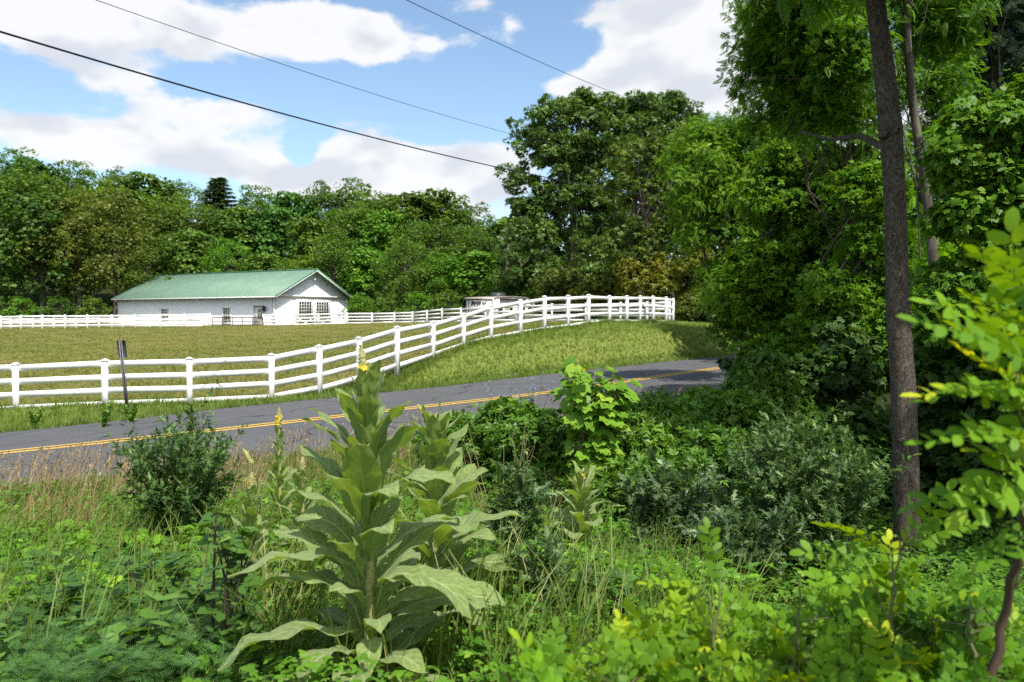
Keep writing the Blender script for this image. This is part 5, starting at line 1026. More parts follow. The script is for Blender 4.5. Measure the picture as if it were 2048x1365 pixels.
def mullein(label, px, D, zt, zleaf, nleaf, Lmax, seed, spikes, W_=.165, emin=8, extra=(), az0=0.0, base_px=None, stem_r=.016, pw=1.15, sec=()):
    """zt: top of leafy stem, above the base. spikes: list of (dx,dy,z0,len,r)"""
    rs = rng(seed); x = (px-CX)/F*D; g = hz(x, D); root = empty('mullein', (x, D, g), label, 'mullein', 'woolly mulleins with yellow flower spikes')
    V = []; Q = []; U = []; o = 0
    lst = []
    for i in range(nleaf):
        t = i/(nleaf-1); z = zleaf*(t**.92); a = az0+i*2.39996+rs.uniform(-.25, .25); L_ = Lmax*(1-.72*t**1.5)*rs.uniform(.66, 1.22)
        e0 = R(min(83, emin+40+(40)*t**.8+rs.uniform(-16, 12))); cv_ = R(80*(1-t)**.8+8+rs.uniform(-18, 26)); lst.append((z, a, e0, L_, cv_, rs.uniform(-.5, .5), seed*100+i))
    lst += list(extra)
    for z, a, e0, L_, cv_, tw, sd_ in lst:
        r0 = stem_r; v, q, uu = one_leaf(np.array([math.cos(a)*r0, math.sin(a)*r0, z]), a, e0, L_, L_*W_*rng(sd_).uniform(.85, 1.15), cv_, sd_, tw=tw)
        V.append(v); Q.append(q+o); U.append(uu); o += len(v)
    mb = MB(); mb.tube([(0, 0, -.1), (.004, 0, zt*.5), (0, 0, zt)], [stem_r*1.2, stem_r, stem_r*.7], 9); mb.build('stem', M['spike'], root, True)
    mesh('foliage', np.concatenate(V), np.concatenate(Q), M['mullein'], root, smooth=True, uv=np.concatenate(U))
    for dx, dy, z0_, l_, r_, nf in spikes:
        mb = MB(); P_ = [np.array([dx*t*1.0, dy, z0_+l_*t]) for t in np.linspace(0, 1, 9)]
        if z0_ < zt*.98 and abs(dx) > .01: mb.tube([(0, 0, z0_-.25), (dx*.1, dy*.6, z0_-.1), P_[0]], .008, 6)
        mb.tube(P_, [r_*.55]+[r_*.72]*5+[r_*.6, r_*.42, r_*.12], 9)
        nb_ = int(l_*1100); bt = rs.random(nb_); ba = rs.uniform(0, 6.28, nb_)
        for t, a in zip(bt, ba):
            rr = r_*(.62 if t < .65 else .62*(1-t)/.35+.08); c = np.array([dx*t+math.cos(a)*rr, dy+math.sin(a)*rr, z0_+l_*t]); d = np.array([math.cos(a), math.sin(a), .5]); s_ = r_*.3*(1.15-.6*t)
            sd2 = np.cross(d, [0, 0, 1.]); sd2 /= np.linalg.norm(sd2); up2 = np.cross(sd2, d); tip = c+d*s_*1.9
            mb.add([c+sd2*s_, c+up2*s_, c-sd2*s_, c-up2*s_, tip], None, [(0, 1, 4), (1, 2, 4), (2, 3, 4), (3, 0, 4)])
        sp_ = mb.build('flower_spike', M['spike'], root)
        if nf:
            mb = MB()
            for i in range(nf):
                t = rs.uniform(.08, .6); a = rs.uniform(0, 6.28); c = np.array([dx*t+math.cos(a)*r_*1.0, dy+math.sin(a)*r_*1.0, z0_+l_*t]); d = np.array([math.cos(a), math.sin(a), .35]); d /= np.linalg.norm(d); sd2 = np.cross(d, [0, 0, 1.]); sd2 /= np.linalg.norm(sd2); up2 = np.cross(sd2, d); pr_ = r_*.62
                for k in range(5):
                    b1 = k*1.2566; e1 = (sd2*math.cos(b1)+up2*math.sin(b1)); e2 = (sd2*math.cos(b1+.55)+up2*math.sin(b1+.55)); e3 = (sd2*math.cos(b1-.55)+up2*math.sin(b1-.55)); mb.add([c, c+e3*pr_*.75+d*pr_*.25, c+e1*pr_+d*pr_*.3, c+e2*pr_*.75+d*pr_*.25], [(0, 1, 2, 3)], r=rs.random())
            mb.build('flower', M['yflower'], sp_)
    return root
D = 3.35
xm = (735-CX)/F*D; gm = hz(xm, D); zz = lambda py, D_=3.35: at(1024, py, D_).z
top_leaf = zz(785)-gm
ex = []
for px_, py_, az_, e_, L_, cv_, tw in [(720, 1050, -1.55, 62, .46, 10, .1), (735, 840, -1.2, 78, .22, 12, .2), (700, 890, -2.2, 66, .3, 18, -.2), (770, 1000, -.35, 42, .42, 62, .2), (690, 1010, 2.75, 44, .44, 30, .3), (670, 1130, -2.7, 24, .56, 50, .25), (790, 1180, -.5, 38, .56, 95, -.1),
                                      (690, 1270, -2.75, 22, .62, 55, .35), (745, 1290, -1.35, 48, .34, 120, .4), (800, 1250, .1, 30, .6, 55, .4), (690, 1190, 3.1, 30, .52, 70, .3), (700, 930, 2.9, 58, .36, 40, .4), (780, 900, -.6, 58, .34, 35, .2), (680, 1330, -2.4, 14, .55, 40, .2), (800, 1340, -.7, 16, .58, 60, .3)]:
    ex.append((zz(py_)-gm, az_, R(e_), L_, R(cv_), tw, int(px_+py_)))
mullein('largest woolly mullein with a tall yellow flower spike, front centre', 735, D, top_leaf, top_leaf*.99, 54, .55, 301, [(-.03, 0, top_leaf-.02, zz(690)-gm-top_leaf+.02, .022, 46), (.01, -.02, top_leaf-.1, .1, .018, 0)], extra=ex, stem_r=.02)
x2 = (868-CX)/F*4.3; g2 = hz(x2, 4.3); t2 = zz(850, 4.3)-g2
mullein('mullein with a budding spike close behind the right side of the largest one', 868, 4.3, t2, t2*.97, 54, .58, 302, [(-.09, 0, t2-.02, .13, .02, 3), (0.01, .02, t2-.04, .1, .02, 8)], az0=1.0)
def mpx(label, px, py_top, D_, nleaf, Lmax, seed, spl, sr, nf, **k):
    x_ = (px-CX)/F*D_; g_ = hz(x_, D_); t_ = zz(py_top, D_)-g_-spl; mullein(label, px, D_, t_, t_*.98, nleaf, Lmax, seed, [(.005, 0, t_-.03, spl+.03, sr, nf)]+k.pop('more', []), **k)
mpx('slender mullein with a narrow yellow spike standing before the road at left', 556, 815, 6.6, 46, .27, 303, .14, .022, 24, emin=25, W_=.15)
mpx('pale mullein with a cream spike between the slender one and the largest', 602, 914, 5.6, 34, .34, 304, .13, .022, 0, emin=15)
mpx('mullein with two pale yellow spikes at left beside the dark thistle bush', 500, 945, 4.9, 36, .3, 305, .1, .02, 10, more=[(-.05, 0, .95, .09, .018, 0)], emin=25)
mpx('small grey mullein with a short pale spike right of centre', 1166, 936, 6.3, 32, .5, 306, .07, .022, 2, emin=8, W_=.15)
mpx('low mullein with only leaves left of the largest one', 610, 1090, 4.7, 26, .34, 307, .02, .012, 0, emin=22)
# ================================================================== grasses and ground cover
M['grass'] = leaf_mat('grass_blades', (.11, .18, .03), (.24, .32, .06), .35, .55, .25, (1.4, 1.3, .5), False, c3=(.5, .44, .2))
M['grass_dry'] = leaf_mat('pasture_grass', (.12, .175, .022), (.24, .26, .058), .3, .6, .2, (1.2, 1.15, .6), False, c3=(.42, .31, .15))
def wedge(rs, n, D0, D1, p0=-60, p1=2110, power=1.0):
    """random ground points over the part of the ground the photo covers"""
    d = D0+(D1-D0)*rs.random(n)**power; px = rs.uniform(p0, p1, n); x = (px-CX)/F*d; return x, d
def cover(name, T, pts, sc, mat, rs, lean=.35, up=1.0, color=None, kind='stuff', zoff=0, nrm_up=False, sx=None, rnd=None):
    x, y = pts; z = height(x, y, True)+zoff; n = len(x); a = rs.uniform(0, 6.28, n)
    hv = np.stack([np.cos(a), np.sin(a), 0*a], 1)
    if nrm_up: ax = hv+np.stack([0*a, 0*a, rs.uniform(-.1, up, n)], 1); nm = np.tile([0, 0, 1.], (n, 1))+rdir(rs, n)*.35
    else: ax = hv*rs.uniform(0, lean, n)[:, None]+np.array([0, 0, 1.]); nm = hv+rdir(rs, n)*.2
    V, Q, r = inst(T[0], T[1], np.stack([x, y, z], 1), ax, nm, rs.uniform(sc[0], sc[1], n), rs.random(n) if rnd is None else rnd, sx)
    o = mesh(name, V, Q, mat, rnd=r); tag(o, kind=kind); 
    if color: o.color = (*color, 1)
    return o
rs = rng(500)
# pasture beyond the roadside fence
x, y = wedge(rs, 290000, 22, 92, -420, 1450, 1.15); e, _ = road_prof(x, y); k = (y > fence_y(x)+.05) & (x < 10.5) & (e > .3); x, y = x[k], y[k]
def vnoise(x, y, s, seed):
    g = rng(seed).random((256, 256)); u, v = x/s, y/s; i, j = np.floor(u).astype(int), np.floor(v).astype(int); f, h = sstep(u-i), sstep(v-j); G = lambda a, b: g[a % 256, b % 256]
    return (G(i, j)*(1-f)+G(i+1, j)*f)*(1-h)+(G(i, j+1)*(1-f)+G(i+1, j+1)*f)*h
cl = (vnoise(x, y, 2.2, 1)+vnoise(x, y, .7, 2)*.7+vnoise(x, y, 7, 3)-1.35)*1.5
o = cover('pasture_grass', T_TUFT, (x, y), (.04, .12), M['grass_dry'], rs, .8, sx=2.2, rnd=np.clip(rs.random(len(x))*.6+.2+cl*.3, 0, 1)); 
# bank between fence and road, and verge
x, y = wedge(rs, 320000, 17, 60, -420, 1600, 1.2); e, _ = road_prof(x, y); k = (y < fence_y(x)+.6) & (e > .05) & (y > np.interp(x, RC[:, 0], RC[:, 1])); k |= (x > 10) & (e > .05) & (y > np.interp(x, RC[:, 0], RC[:, 1])) & (y < 56); x, y, e = x[k], y[k], e[k]
dry = sstep((e-1.2)/3)
cover('bank_grass', T_TUFT, (x, y), (.1, .22), M['grass'], rs, .6, sx=1.5, rnd=np.clip(rs.random(len(x))*.55+.12*dry+.38*(vnoise(x, y, 1.6, 5)*.6+vnoise(x, y, .5, 6)*.4), 0, 1))
# lush fringe against the far kerb of the road
x, y = wedge(rs, 150000, 15, 46, -420, 1500, 1.0); e, _ = road_prof(x, y); k = (e > -.12) & (e < .9) & (y > np.interp(x, RC[:, 0], RC[:, 1])); x, y = x[k], y[k]
cover('verge_grass', T_TUFT, (x, y), (.14, .3), M['grass'], rs, .5, sx=1.3, rnd=rs.random(len(x))*.6)
# longer grass against the fence foot
n_ = 16000; k = rs.random(n_)*(len(fx)-1.001); i0 = k.astype(int); f = k-i0; x = fx[i0]*(1-f)+fx[i0+1]*f+rs.normal(size=n_)*.12; y = fy[i0]*(1-f)+fy[i0+1]*f+rs.normal(size=n_)*.14
cover('fence_line_grass', T_TUFT, (x, y), (.12, .34), M['grass'], rs, .4, sx=1.1, rnd=rs.random(n_)*.85)
# near side: grass everywhere between camera and road
x, y = wedge(rs, 130000, 1.2, 19, -800, 2500, .8); e, _ = road_prof(x, y); k = (e > .0) & (y < np.interp(x, RC[:, 0], RC[:, 1])); x, y = x[k], y[k]
cover('weed_grass', T_TUFT, (x, y), (.1, .26), M['grass'], rs, .8, rnd=rs.random(len(x))*.85)
# tall grass band before the road with dry seed heads
def tall(name, n, reg, hgt, mat, seed, seedhead=True, lean=.3, wid=.0035, wind=(.16, 0)):
    rs = rng(seed); x, y = wedge(rs, n, *reg); e, _ = road_prof(x, y); k = (e > .1) & (y < np.interp(x, RC[:, 0], RC[:, 1])); x, y = x[k], y[k]; n = len(x); z = height(x, y)
    h = rs.uniform(*hgt, n); a = rs.uniform(0, 6.28, n); ln = rs.uniform(.02, lean, n); dx = np.cos(a)*ln+wind[0]; dy = np.sin(a)*ln+wind[1]; seg = np.linspace(0, 1, 5)
    P_ = np.stack([x[:, None]+dx[:, None]*h[:, None]*seg**2, y[:, None]+dy[:, None]*h[:, None]*seg**2, z[:, None]+h[:, None]*(seg-.12*seg**3)], -1)
    sa = rs.uniform(0, 3.14, n); sd_ = np.stack([np.cos(sa)*.4+.8, np.sin(sa)*.3, 0*sa], 1); sd_ /= np.linalg.norm(sd_, axis=1)[:, None]; w = wid*rs.uniform(.6, 1.3, n)[:, None, None]*np.array([1, .85, .7, .5, .25])[None, :, None]
    Vv = np.stack([P_-sd_[:, None]*w, P_+sd_[:, None]*w], 2).reshape(n, 10, 3); q = np.array([[0, 1, 3, 2], [2, 3, 5, 4], [4, 5, 7, 6], [6, 7, 9, 8]]); Q_ = (q[None]+(np.arange(n)*10)[:, None, None]).reshape(-1, 4); rn = np.repeat(rs.random(n), 10)
    parts = [(Vv.reshape(-1, 3), Q_, rn)]
    if seedhead:
        m_ = 7; ii_ = np.repeat(np.arange(n), m_); tt_ = rs.uniform(.74, 1.0, n*m_); f = tt_*4; i0 = f.astype(int).clip(0, 3); f = (f-i0)[:, None]; p = P_[ii_, i0]*(1-f)+P_[ii_, i0+1]*f; d = P_[ii_, 4]-P_[ii_, 3]; d /= np.linalg.norm(d, axis=1)[:, None]
        parts.append(inst(T_DIA[0], T_DIA[1], p, d+rdir(rs, n*m_)*.35, rdir(rs, n*m_), rs.uniform(.025, .055, n*m_), rs.random(n*m_), .55))
    V, Q, r = catv(parts); o = mesh(name, V, Q, mat, rnd=r); return tag(o, kind='stuff')
M['hay'] = leaf_mat('dry_grass_stalks', (.3, .2, .1), (.5, .38, .22), .3, .7, .2, (1.1, 1, .8), False, c3=(.62, .52, .36))
M['tallgreen'] = leaf_mat('tall_green_grass', (.07, .13, .02), (.17, .24, .04), .35, .5, .3, (1.4, 1.3, .5), False, c3=(.4, .34, .14))
tall('dry_grass', 1100, (9, 12.5, -420, 520, .8), (.4, .9), M['hay'], 510)
tall('dry_grass', 800, (10, 17, 380, 1120, .8), (.4, .8), M['hay'], 511)
tall('dry_grass', 500, (15, 24, 1000, 1480), (.5, .95), M['hay'], 512, wid=.005)
tall('tall_grass', 16000, (6, 11, -450, 330, .8), (.18, .42), M['tallgreen'], 513, False, .45, .005)
tall('tall_grass', 6000, (8, 14, 330, 1000, .8), (.2, .45), M['tallgreen'], 514, False, .4, .005)
tall('tall_grass', 5400, (3.2, 7, -450, 1500, .8), (.25, .7), M['tallgreen'], 515, False, .6, .005)
tall('brown_grass', 380, (6.5, 9, 30, 180), (.35, .6), leaf_mat('brown_dead_grass', (.2, .12, .05), (.36, .24, .12), .2, .8, .1, (1, 1, 1), False), 516, False, .8, .004)
# broad leaved weeds
M['weed'] = leaf_mat('weed_leaves', (.04, .12, .012), (.15, .31, .025), .35, .5, .3, (1.6, 1.4, .4), True, c3=(.26, .38, .05))
M['feather'] = leaf_mat('feathery_leaves', (.05, .13, .03), (.12, .24, .06), .3, .5, .3, (1.4, 1.4, .6), True, c3=(.2, .32, .13))
def weeds(name, n, reg, T, sc, hgt, mat, seed, per=9, color=(1, 1, 1), spread=.14):
    """leafy clumps: every clump has leaves at several heights"""
    rs = rng(seed); x, y = wedge(rs, n, *reg); e, _ = road_prof(x, y); k = (e > .15) & (y < np.interp(x, RC[:, 0], RC[:, 1])); x, y = x[k], y[k]; n = len(x); z = height(x, y); h = rs.uniform(*hgt, n)
    ii_ = np.repeat(np.arange(n), per); t = rs.random(n*per)**.7; a = rs.uniform(0, 6.28, n*per); hv = np.stack([np.cos(a), np.sin(a), 0*a], 1); p = np.stack([x[ii_], y[ii_], z[ii_]+h[ii_]*t], 1)+hv*(rs.random(n*per)*spread*(1.1-t*.5))[:, None]
    ax = hv+np.stack([0*a, 0*a, rs.uniform(-.25, .55, n*per)], 1); nm = np.tile([0, 0, 1.], (n*per, 1))+rdir(rs, n*per)*.5; V, Q, r = inst(T[0], T[1], p, ax, nm, rs.uniform(*sc, n*per), np.clip(rs.random(n)[ii_]*.5+rs.random(n*per)*.5, 0, 1))
    o = mesh(name, V, Q, mat, rnd=r); o.color = (*color, 1); return tag(o, kind='stuff')
weeds('leafy_weeds', 2400, (1.4, 6, -900, 2400, .9), T_TRI, (.03, .07), (.05, .35), M['weed'], 520, 24)
weeds('leafy_weeds', 3300, (5, 11, -450, 2200, .9), T_TRI, (.04, .09), (.08, .42), M['weed'], 521, 20, (1, 1, 1))
weeds('leafy_weeds', 1200, (4, 7, -60, 420, .9), T_PALM, (.04, .08), (.1, .4), M['weed'], 522, 14, (1.25, 1.25, .8))
weeds('feathery_ground_cover', 700, (3.0, 5.6, 20, 470, .9), T_FEATHER, (.05, .1), (.08, .4), M['feather'], 523, 40, spread=.16)
weeds('feathery_ground_cover', 350, (5.2, 8, 880, 1500, .9), T_FEATHER, (.06, .11), (.1, .35), M['feather'], 524, 30, spread=.16)
weeds('leafy_weeds', 900, (4.3, 7.5, 900, 1500, .9), T_LEAF, (.05, .1), (.1, .45), M['weed'], 525, 18, (1.1, 1.2, .9))
weeds('forest_floor_weeds', 1500, (9, 16, 1500, 2100, .9), T_TRI, (.06, .12), (.05, .3), M['weed'], 526, 10, (.7, .8, .8))
# tall weeds poking up at the roadside left: dark docks by the sign, blue chicory
for k, (px, py, D, H, lb) in enumerate([(205, 838, 18.8, .75, 'dark dried dock weed at the road edge left of the sign post'), (75, 846, 19.2, .6, 'short dock weed at the road edge at far left'), (262, 838, 19.6, .5, 'leafy weed at the foot of the sign post')]):
    rs = rng(600+k); b = at(px, py, D); g = hz(b.x, D); root = empty('dock_weed', (b.x, D, g), lb, 'weed', 'weeds along the far edge of the road'); mb = MB(); pos = []
    for j in range(7): a = rs.uniform(0, 6.28); tp = np.array([math.cos(a)*.18, math.sin(a)*.18, H*rs.uniform(.6, 1)]); mb.tube([(0, 0, 0), tp*.5+[0, 0, .05], tp], [.006, .004, .002], 4); t = rs.random((40, 1)); pos.append(tp*t)
    pos = np.concatenate(pos); n = len(pos); V, Q, r = inst(T_LEAF[0], T_LEAF[1], pos, rdir(rs, n)+[0, 0, .4], rdir(rs, n)+[0, 0, .6], rs.uniform(.04, .12, n), rs.random(n)); mb.build('stem', M['stem_dark'], root); f = mesh('foliage', V, Q, M['leaf_bush'], root, rnd=r)
M['chic'] = leaf_mat('chicory_petals', (.3, .38, .62), (.42, .5, .75), .3, .6, .2, (1, 1, 1), False)
for k, (px, py, D) in enumerate([(1040, 800, 13.5), (1000, 800, 14), (1072, 790, 13.2)]):
    rs = rng(620+k); b = at(px, py, D); g = hz(b.x, D); root = empty('chicory', (b.x, D, g), ['chicory with pale blue flowers before the road, middle of three', 'leftmost chicory with pale blue flowers before the road', 'rightmost chicory with pale blue flowers next to the bright sapling'][k], 'wildflower', 'blue chicory by the road'); mb = MB(); fl = []
    for j in range(9):
        a = rs.uniform(0, 6.28); tp = np.array([math.cos(a)*.28, math.sin(a)*.2, at(px, 755+rs.uniform(-12, 40), D).z-g]); m_ = tp*.5+np.array([rs.uniform(-.06, .06), 0, .08]); mb.tube([(0, 0, 0), m_, tp], [.005, .003, .002], 4)
        for t in (.75, .9, 1.0): fl.append((1-t)**2*np.zeros(3)+2*t*(1-t)*m_+t*t*tp)
    fl = np.array(fl)+rs.normal(size=(len(fl), 3))*.01; pos = np.repeat(fl, 6, 0); n = len(pos); a = np.tile(np.arange(6)*1.047, len(fl)); tilt = np.repeat(rdir(rs, len(fl))*.4, 6, 0); axs = np.stack([np.cos(a), np.zeros(n)-.2, np.sin(a)], 1)+tilt
    V, Q, r = inst(T_DIA[0], T_DIA[1], pos, axs, np.tile([0., -1, .3], (n, 1)), .016, rs.random(n), 1.2); mb.build('stem', M['stem'], root); tag(mesh('flower', V, Q, M['chic'], root, rnd=r), kind='stuff')
# bramble canes with toothed leaves at left
M['bramble'] = leaf_mat('bramble_leaves', (.05, .12, .02), (.11, .22, .035), .32, .45, .4, (1.5, 1.4, .4), True, c3=(.2, .32, .07))
T_BR = join_t([place_t(T_LEAF, (0, .3, 0), a, s, -.12, 1.7) for a, s in ((0, .7), (R(70), .6), (-R(70), .6))]+[(np.array([[-.008, 0, 0], [.008, 0, 0], [.008, .32, 0], [-.008, .32, 0]]), np.array([[0, 1, 2, 3]]))])
for k, (px, D, pyt, H, lb, nl_f) in enumerate([(432, 3.4, 1010, 0, 'tallest dark bramble cane left of the largest mullein', 34), (470, 3.5, 1060, 0, 'bramble cane closest to the largest mullein', 24), (395, 4.0, 1120, 0, 'bramble cane at the foot of the dark thistle bush', 30), (320, 3.9, 1090, 0, 'arching bramble left of the dark canes', 30), (120, 3.8, 1150, 0, 'yellowing bramble at the lower left', 24), (20, 3.7, 1210, 0, 'large leaved bramble in the lower left corner', 24),
                                       (250, 3.3, 1240, 0, 'low bramble near the bottom left edge', 26), (1120, 4.8, 1180, 0, 'bramble under the small grey mullein', 30), (1210, 4.4, 1200, 0, 'bramble between the small grey mullein and the blurred leaves', 30), (980, 4.9, 1180, 0, 'bramble just right of the largest mullein base', 26), (1470, 5.0, 1150, 0, 'bramble below the large grey green thistle', 26), (1860, 7.0, 1110, 0, 'bramble to the right of the trunk foot', 30)]):
    rs = rng(640+k); x = (px-CX)/F*D; g = hz(x, D); root = empty('bramble', (x, D, g), lb, 'bramble', 'brambles among the weeds'); mb = MB(); pos = []; ax = []
    H = max(.35, zz(pyt, D)-g)
    for c_ in range(3):
        tp = np.array([rs.uniform(-.16, .16), rs.uniform(-.12, .12), H*rs.uniform(.75, 1)]); m_ = np.array([tp[0]*.2, tp[1]*.2, tp[2]*.6]); t = np.linspace(0, 1, 10)[:, None]; P_ = 2*t*(1-t)*m_+t*t*tp+np.array([rs.uniform(-.04, .04), rs.uniform(-.04, .04), 0]); mb.tube(P_, np.linspace(.011 if k < 2 else .007, .003, 10), 5)
        for j in range(nl_f//(3 if k < 2 else 2)):
            i = rs.integers(2, 10); a = rs.uniform(0, 6.28); pos.append(P_[i]); ax.append([math.cos(a), math.sin(a), rs.uniform(.0, .6)])
    pos = np.array(pos); n = len(pos); V, Q, r = inst(T_BR[0], T_BR[1], pos, np.array(ax), np.tile([0, 0, 1.], (n, 1))+rdir(rs, n)*.5, rs.uniform(.07, .14, n), rs.random(n)); mb.build('cane', M['stem_dark'], root, True); f = mesh('foliage', V, Q, M['bramble'], root, rnd=r)
# big leaved weeds in the lower left corner
T_HEART = join_t([place_t(T_OVAL, (0, 0, 0), 0, 1, -.1, 1.75)])
for k, (px, D, pyt, lb) in enumerate([(40, 3.3, 1240, 'weed with big rounded leaves in the bottom left corner'), (150, 3.5, 1225, 'weed with broad bright leaves right of the corner one'), (340, 3.3, 1215, 'broad leaved weed left of the largest mullein, near the bottom'), (90, 4.2, 1080, 'weed with heart shaped leaves above the feathery patch'), (280, 4.4, 1075, 'broad leaved weed below the dark thistle bush'), (1350, 4.6, 1130, 'broad leaved weed at the foot of the big thistle')]):
    rs = rng(680+k); x = (px-CX)/F*D; g = hz(x, D); root = empty('broadleaf_weed', (x, D, g), lb, 'weed', 'broad leaved weeds'); mb = MB(); pos = []; ax = []; H = max(.3, zz(pyt, D)-g)
    for c_ in range(4):
        tp = np.array([rs.uniform(-.13, .13), rs.uniform(-.1, .1), H*rs.uniform(.7, 1)]); t = np.linspace(0, 1, 9)[:, None]; P_ = tp*t*np.array([1, 1, 1]); mb.tube(P_, np.linspace(.005, .002, 9), 4)
        for j in range(11): i = rs.integers(2, 9); a = j*2.4; pos.append(P_[i]); ax.append([math.cos(a), math.sin(a), rs.uniform(-.1, .5)])
    pos = np.array(pos); n = len(pos); V, Q, r = inst(T_HEART[0], T_HEART[1], pos, np.array(ax), np.tile([0, 0, 1.], (n, 1))+rdir(rs, n)*.45, rs.uniform(.05, .1, n), rs.random(n)); mb.build('stem', M['stem'], root, True); f = mesh('foliage', V, Q, M['bramble'], root, rnd=r); f.color = (1.3, 1.25, 1, 1)
# dead twiggy plants behind the mulleins
for k, (px, D, pyt, lb) in enumerate([(1000, 7.5, 850, 'bare tangle of dead twigs between the largest mullein and the dark bush'), (1100, 7.2, 930, 'bare brown twigs directly left of the small grey mullein')]):
    rs = rng(660+k); x = (px-CX)/F*D; g = hz(x, D); root = empty('dead_shrub', (x, D, g), lb, 'dead shrub'); mb = MB(); H = zz(pyt, D)-g
    for j in range(16):
        a = rs.uniform(0, 6.28); tp = np.array([math.cos(a)*.35, math.sin(a)*.25, H*rs.uniform(.6, 1)]); m_ = tp*.5+rs.normal(size=3)*.05; mb.tube([(0, 0, 0), m_, tp], [.005, .0035, .0015], 4)
        for q in range(4): t = rs.uniform(.4, .95); p = 2*t*(1-t)*m_+t*t*tp; mb.tube([p, p+rdir(rs, 1)[0]*.14+[0, 0, .05]], [.002, .001], 3)
    mb.build('branch', M['straw'] if k == 0 else M['twig'], root)
# ------------------------------------------------------------------ blurred locust sprays close to the camera
M['locust'] = leaf_mat('locust_leaves', (.06, .17, .012), (.21, .38, .018), .45, .5, .22, (1.8, 1.35, .22), True, c3=(.62, .64, .03))
M['locust_stem'] = flat('locust_stem', (.1, .11, .035), .6); M['locust_bark'] = flat('locust_bark', (.09, .06, .04), .7)
FR_T = [frond_j(s_, pairs=p_, leaf=l_, w=w_, droop=d_) for s_, p_, l_, w_, d_ in ((1, 6, .32, 1.1, .2), (2, 7, .28, 1.15, .35), (3, 5, .36, 1.1, .1), (4, 8, .26, 1.0, .25))]
def locust(label, stem, fr, seed, color=(1, 1, 1), r0=.005, bark=None, scl=(.15, .22), drift=1.0):
    """stem and frond points are (px,py,D); every frond starts on a side twig of the stem"""
    rs = rng(seed); S_ = np.array([np.array(at(*s)) for s in stem]); base = S_[0].copy(); root = empty('locust_sapling', base, label, 'sapling', 'young locust saplings close to the camera')
    mb = MB(); o = base; g = hz(base[0], base[1]); P_ = np.concatenate([[[base[0], base[1], min(g, base[2])-.05]], S_])-o; tq = np.linspace(0, len(P_)-1, 26); P_ = np.stack([np.interp(tq, np.arange(len(P_)), P_[:, i]) for i in range(3)], 1); P_[1:-1] += rs.normal(size=(24, 3))*.004; mb.tube(P_, np.linspace(r0*1.4, r0*.5, len(P_)), 7)
    pos = []; ax = []; nm = []
    for f in fr:
        p = np.array(at(f[0], f[1], f[2]))-o; j = max(0, np.linalg.norm(P_-p, axis=1).argmin()-int(rs.integers(1, 5))); q = P_[j]; d0 = p-q; l0 = np.linalg.norm(d0)
        if l0 > .03: mb.tube([q, (p+q)/2+np.array([0, 0, .03])+rs.normal(size=3)*.02, p], [.0022, .0018, .0012], 5)
        m_ = 1 if len(f) > 3 else int(rs.integers(1, 4))
        for k in range(m_):
            if len(f) > 3: a = R(f[3]+rs.uniform(-12, 12)); d = np.array([math.cos(a), rs.uniform(-.5, .3), math.sin(a)])
            else: d = d0/(l0+1e-6)*.5+np.array([rs.uniform(-1, 1), rs.uniform(-.8, .8), rs.uniform(-.2, .9)])
            pos.append(p+rs.normal(size=3)*.008); ax.append(d); nm.append(np.array([rs.normal()*.45, -.35+rs.normal()*.4, .8+rs.normal()*.2]))
    pos, ax, nm = map(np.array, (pos, ax, nm)); n = len(pos); w = rs.integers(0, 4, n); parts = []
    for k in range(4):
        s_ = w == k
        if s_.any(): m_ = s_.sum(); v, q, r = inst(FR_T[k][0], FR_T[k][1], pos[s_], ax[s_], nm[s_], rs.uniform(*scl, m_), rs.random(m_)); kk = len(FR_T[k][0]); parts.append((v, q, np.clip(r*.8+np.tile(np.linspace(0, .2, kk), m_), 0, 1)))
    V, Q, r = catv(parts); mb.build('stem', bark or M['locust_stem'], root, True); c = mesh('foliage', V, Q, M['locust'], root, rnd=r); c.color = (*color, 1); return root
rs = rng(700)
def env(px): return np.interp(px, [880, 960, 1100, 1200, 1340, 1420, 1500, 1600, 1700, 1760, 1850, 1920, 2048], [1330, 1300, 1300, 1280, 1230, 1240, 1250, 1220, 1190, 1150, 1150, 1210, 1200])
def scatter_fr(p0, p1, n, D0, D1, seed, drop=0):
    r_ = rng(seed); out = []
    for i in range(n):
        px = r_.uniform(p0, p1); t = r_.random()**1.1; py = env(px)+drop+20+t*(1400-env(px)-drop); out.append((px, py, D0+(D1-D0)*(1-t)*.8+r_.uniform(0, .35)))
    return out
locust('low locust sprays at bottom centre over the mullein leaves', [(1080, 1500, 1.6), (1050, 1400, 1.6), (1000, 1340, 1.6)], [(1060, 1400, 1.6, 165), (1040, 1360, 1.6, 150), (1120, 1400, 1.55, 120), (980, 1400, 1.6, 60), (1150, 1420, 1.6, 170)], 701, (.8, .95, .9), scl=(.1, .14))
locust('locust sapling at the bottom edge right of the mulleins', [(1260, 1600, 1.6), (1240, 1420, 1.7), (1215, 1290, 1.8)], scatter_fr(1110, 1330, 40, 1.5, 2.2, 702, 20), 702, scl=(.1, .15))
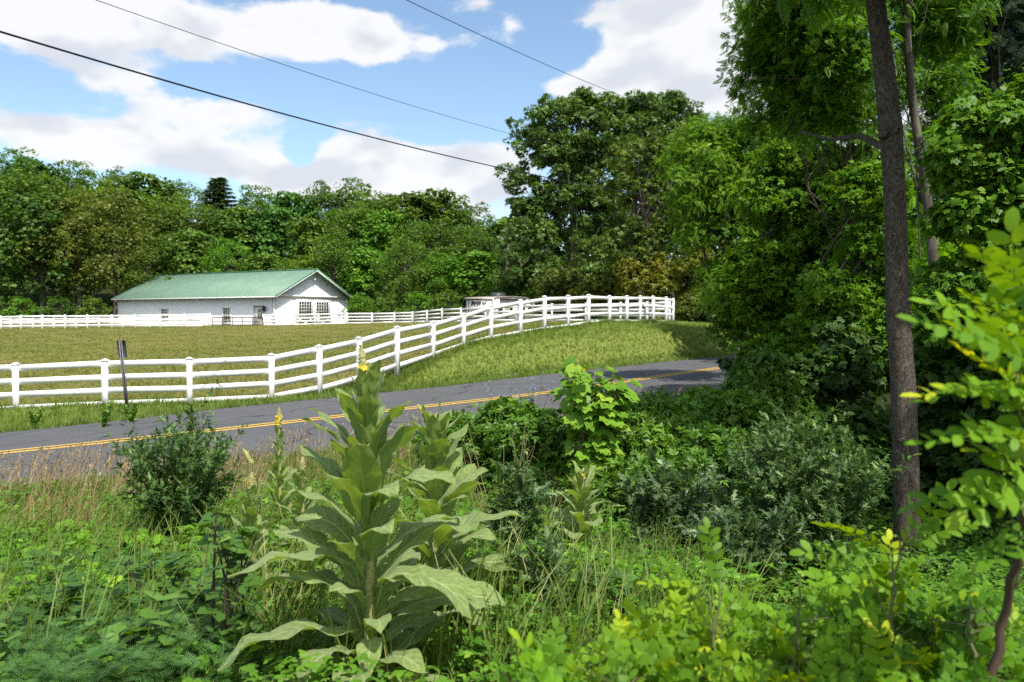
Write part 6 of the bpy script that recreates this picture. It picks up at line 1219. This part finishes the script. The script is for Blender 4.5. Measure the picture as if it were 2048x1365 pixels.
locust('locust sapling with yellow tips left of the biggest blurred mass', [(1430, 1600, 1.9), (1420, 1350, 1.9), (1440, 1160, 2.0)], scatter_fr(1300, 1500, 50, 1.6, 2.3, 703)+[(1440, 1180, 2.0, 100), (1400, 1200, 2.0, 135), (1470, 1200, 2.0, 60), (1400, 1170, 2.0, 150)], 703, (1.15, 1.05, 1), scl=(.1, .155))
locust('locust sapling in front of the large thistle bush', [(1600, 1600, 1.8), (1590, 1350, 1.85), (1600, 1150, 1.9)], scatter_fr(1470, 1700, 60, 1.6, 2.3, 704), 704, (.95, 1, 1), scl=(.11, .175))
locust('locust sapling rising before the foot of the thick trunk', [(1790, 1600, 1.8), (1780, 1300, 1.9), (1800, 1080, 2.0)], scatter_fr(1680, 1880, 60, 1.6, 2.3, 705)+[(1800, 1100, 2.0, 70), (1820, 1090, 2.0, 30), (1770, 1100, 2.0, 150), (1830, 1060, 2.0, 55), (1720, 1110, 2.0, 165)], 705, scl=(.11, .175))
locust('locust sapling filling the lower right corner', [(1960, 1600, 1.6), (1950, 1350, 1.7), (1940, 1200, 1.8)], scatter_fr(1850, 2070, 60, 1.5, 2.2, 706, 40), 706, (.65, .8, .85), scl=(.11, .175))
fr = [(2050, 710, 1.3, 160), (2040, 770, 1.3, 175), (2050, 860, 1.3, 172), (2070, 800, 1.45, 165), (2075, 860, 1.45, 178), (2060, 700, 1.5, 120), (2040, 670, 1.5, 105), (2070, 830, 1.5, 160), (2080, 620, 1.5, 130), (2060, 900, 1.5, 200), (2030, 960, 1.5, 195), (2060, 1000, 1.5, 170), (2040, 1040, 1.55, 210), (2050, 930, 1.5, 150), (2060, 1080, 1.6, 190), (2070, 760, 1.4, 140), (2090, 880, 1.4, 150)]
locust('tall locust sapling with reddish stem leaning in at the right edge', [(1985, 1600, 1.7), (1980, 1365, 1.7), (2005, 1240, 1.7), (2030, 1150, 1.65), (2050, 1000, 1.6), (2065, 850, 1.55), (2070, 700, 1.5), (2070, 600, 1.5)], fr+[(f[0]+rs.uniform(0, 60), f[1]+rs.uniform(-40, 60), f[2]+.15) for f in fr], 707, (.95, 1, 1.1), r0=.009, bark=M['locust_bark'], scl=(.13, .19))
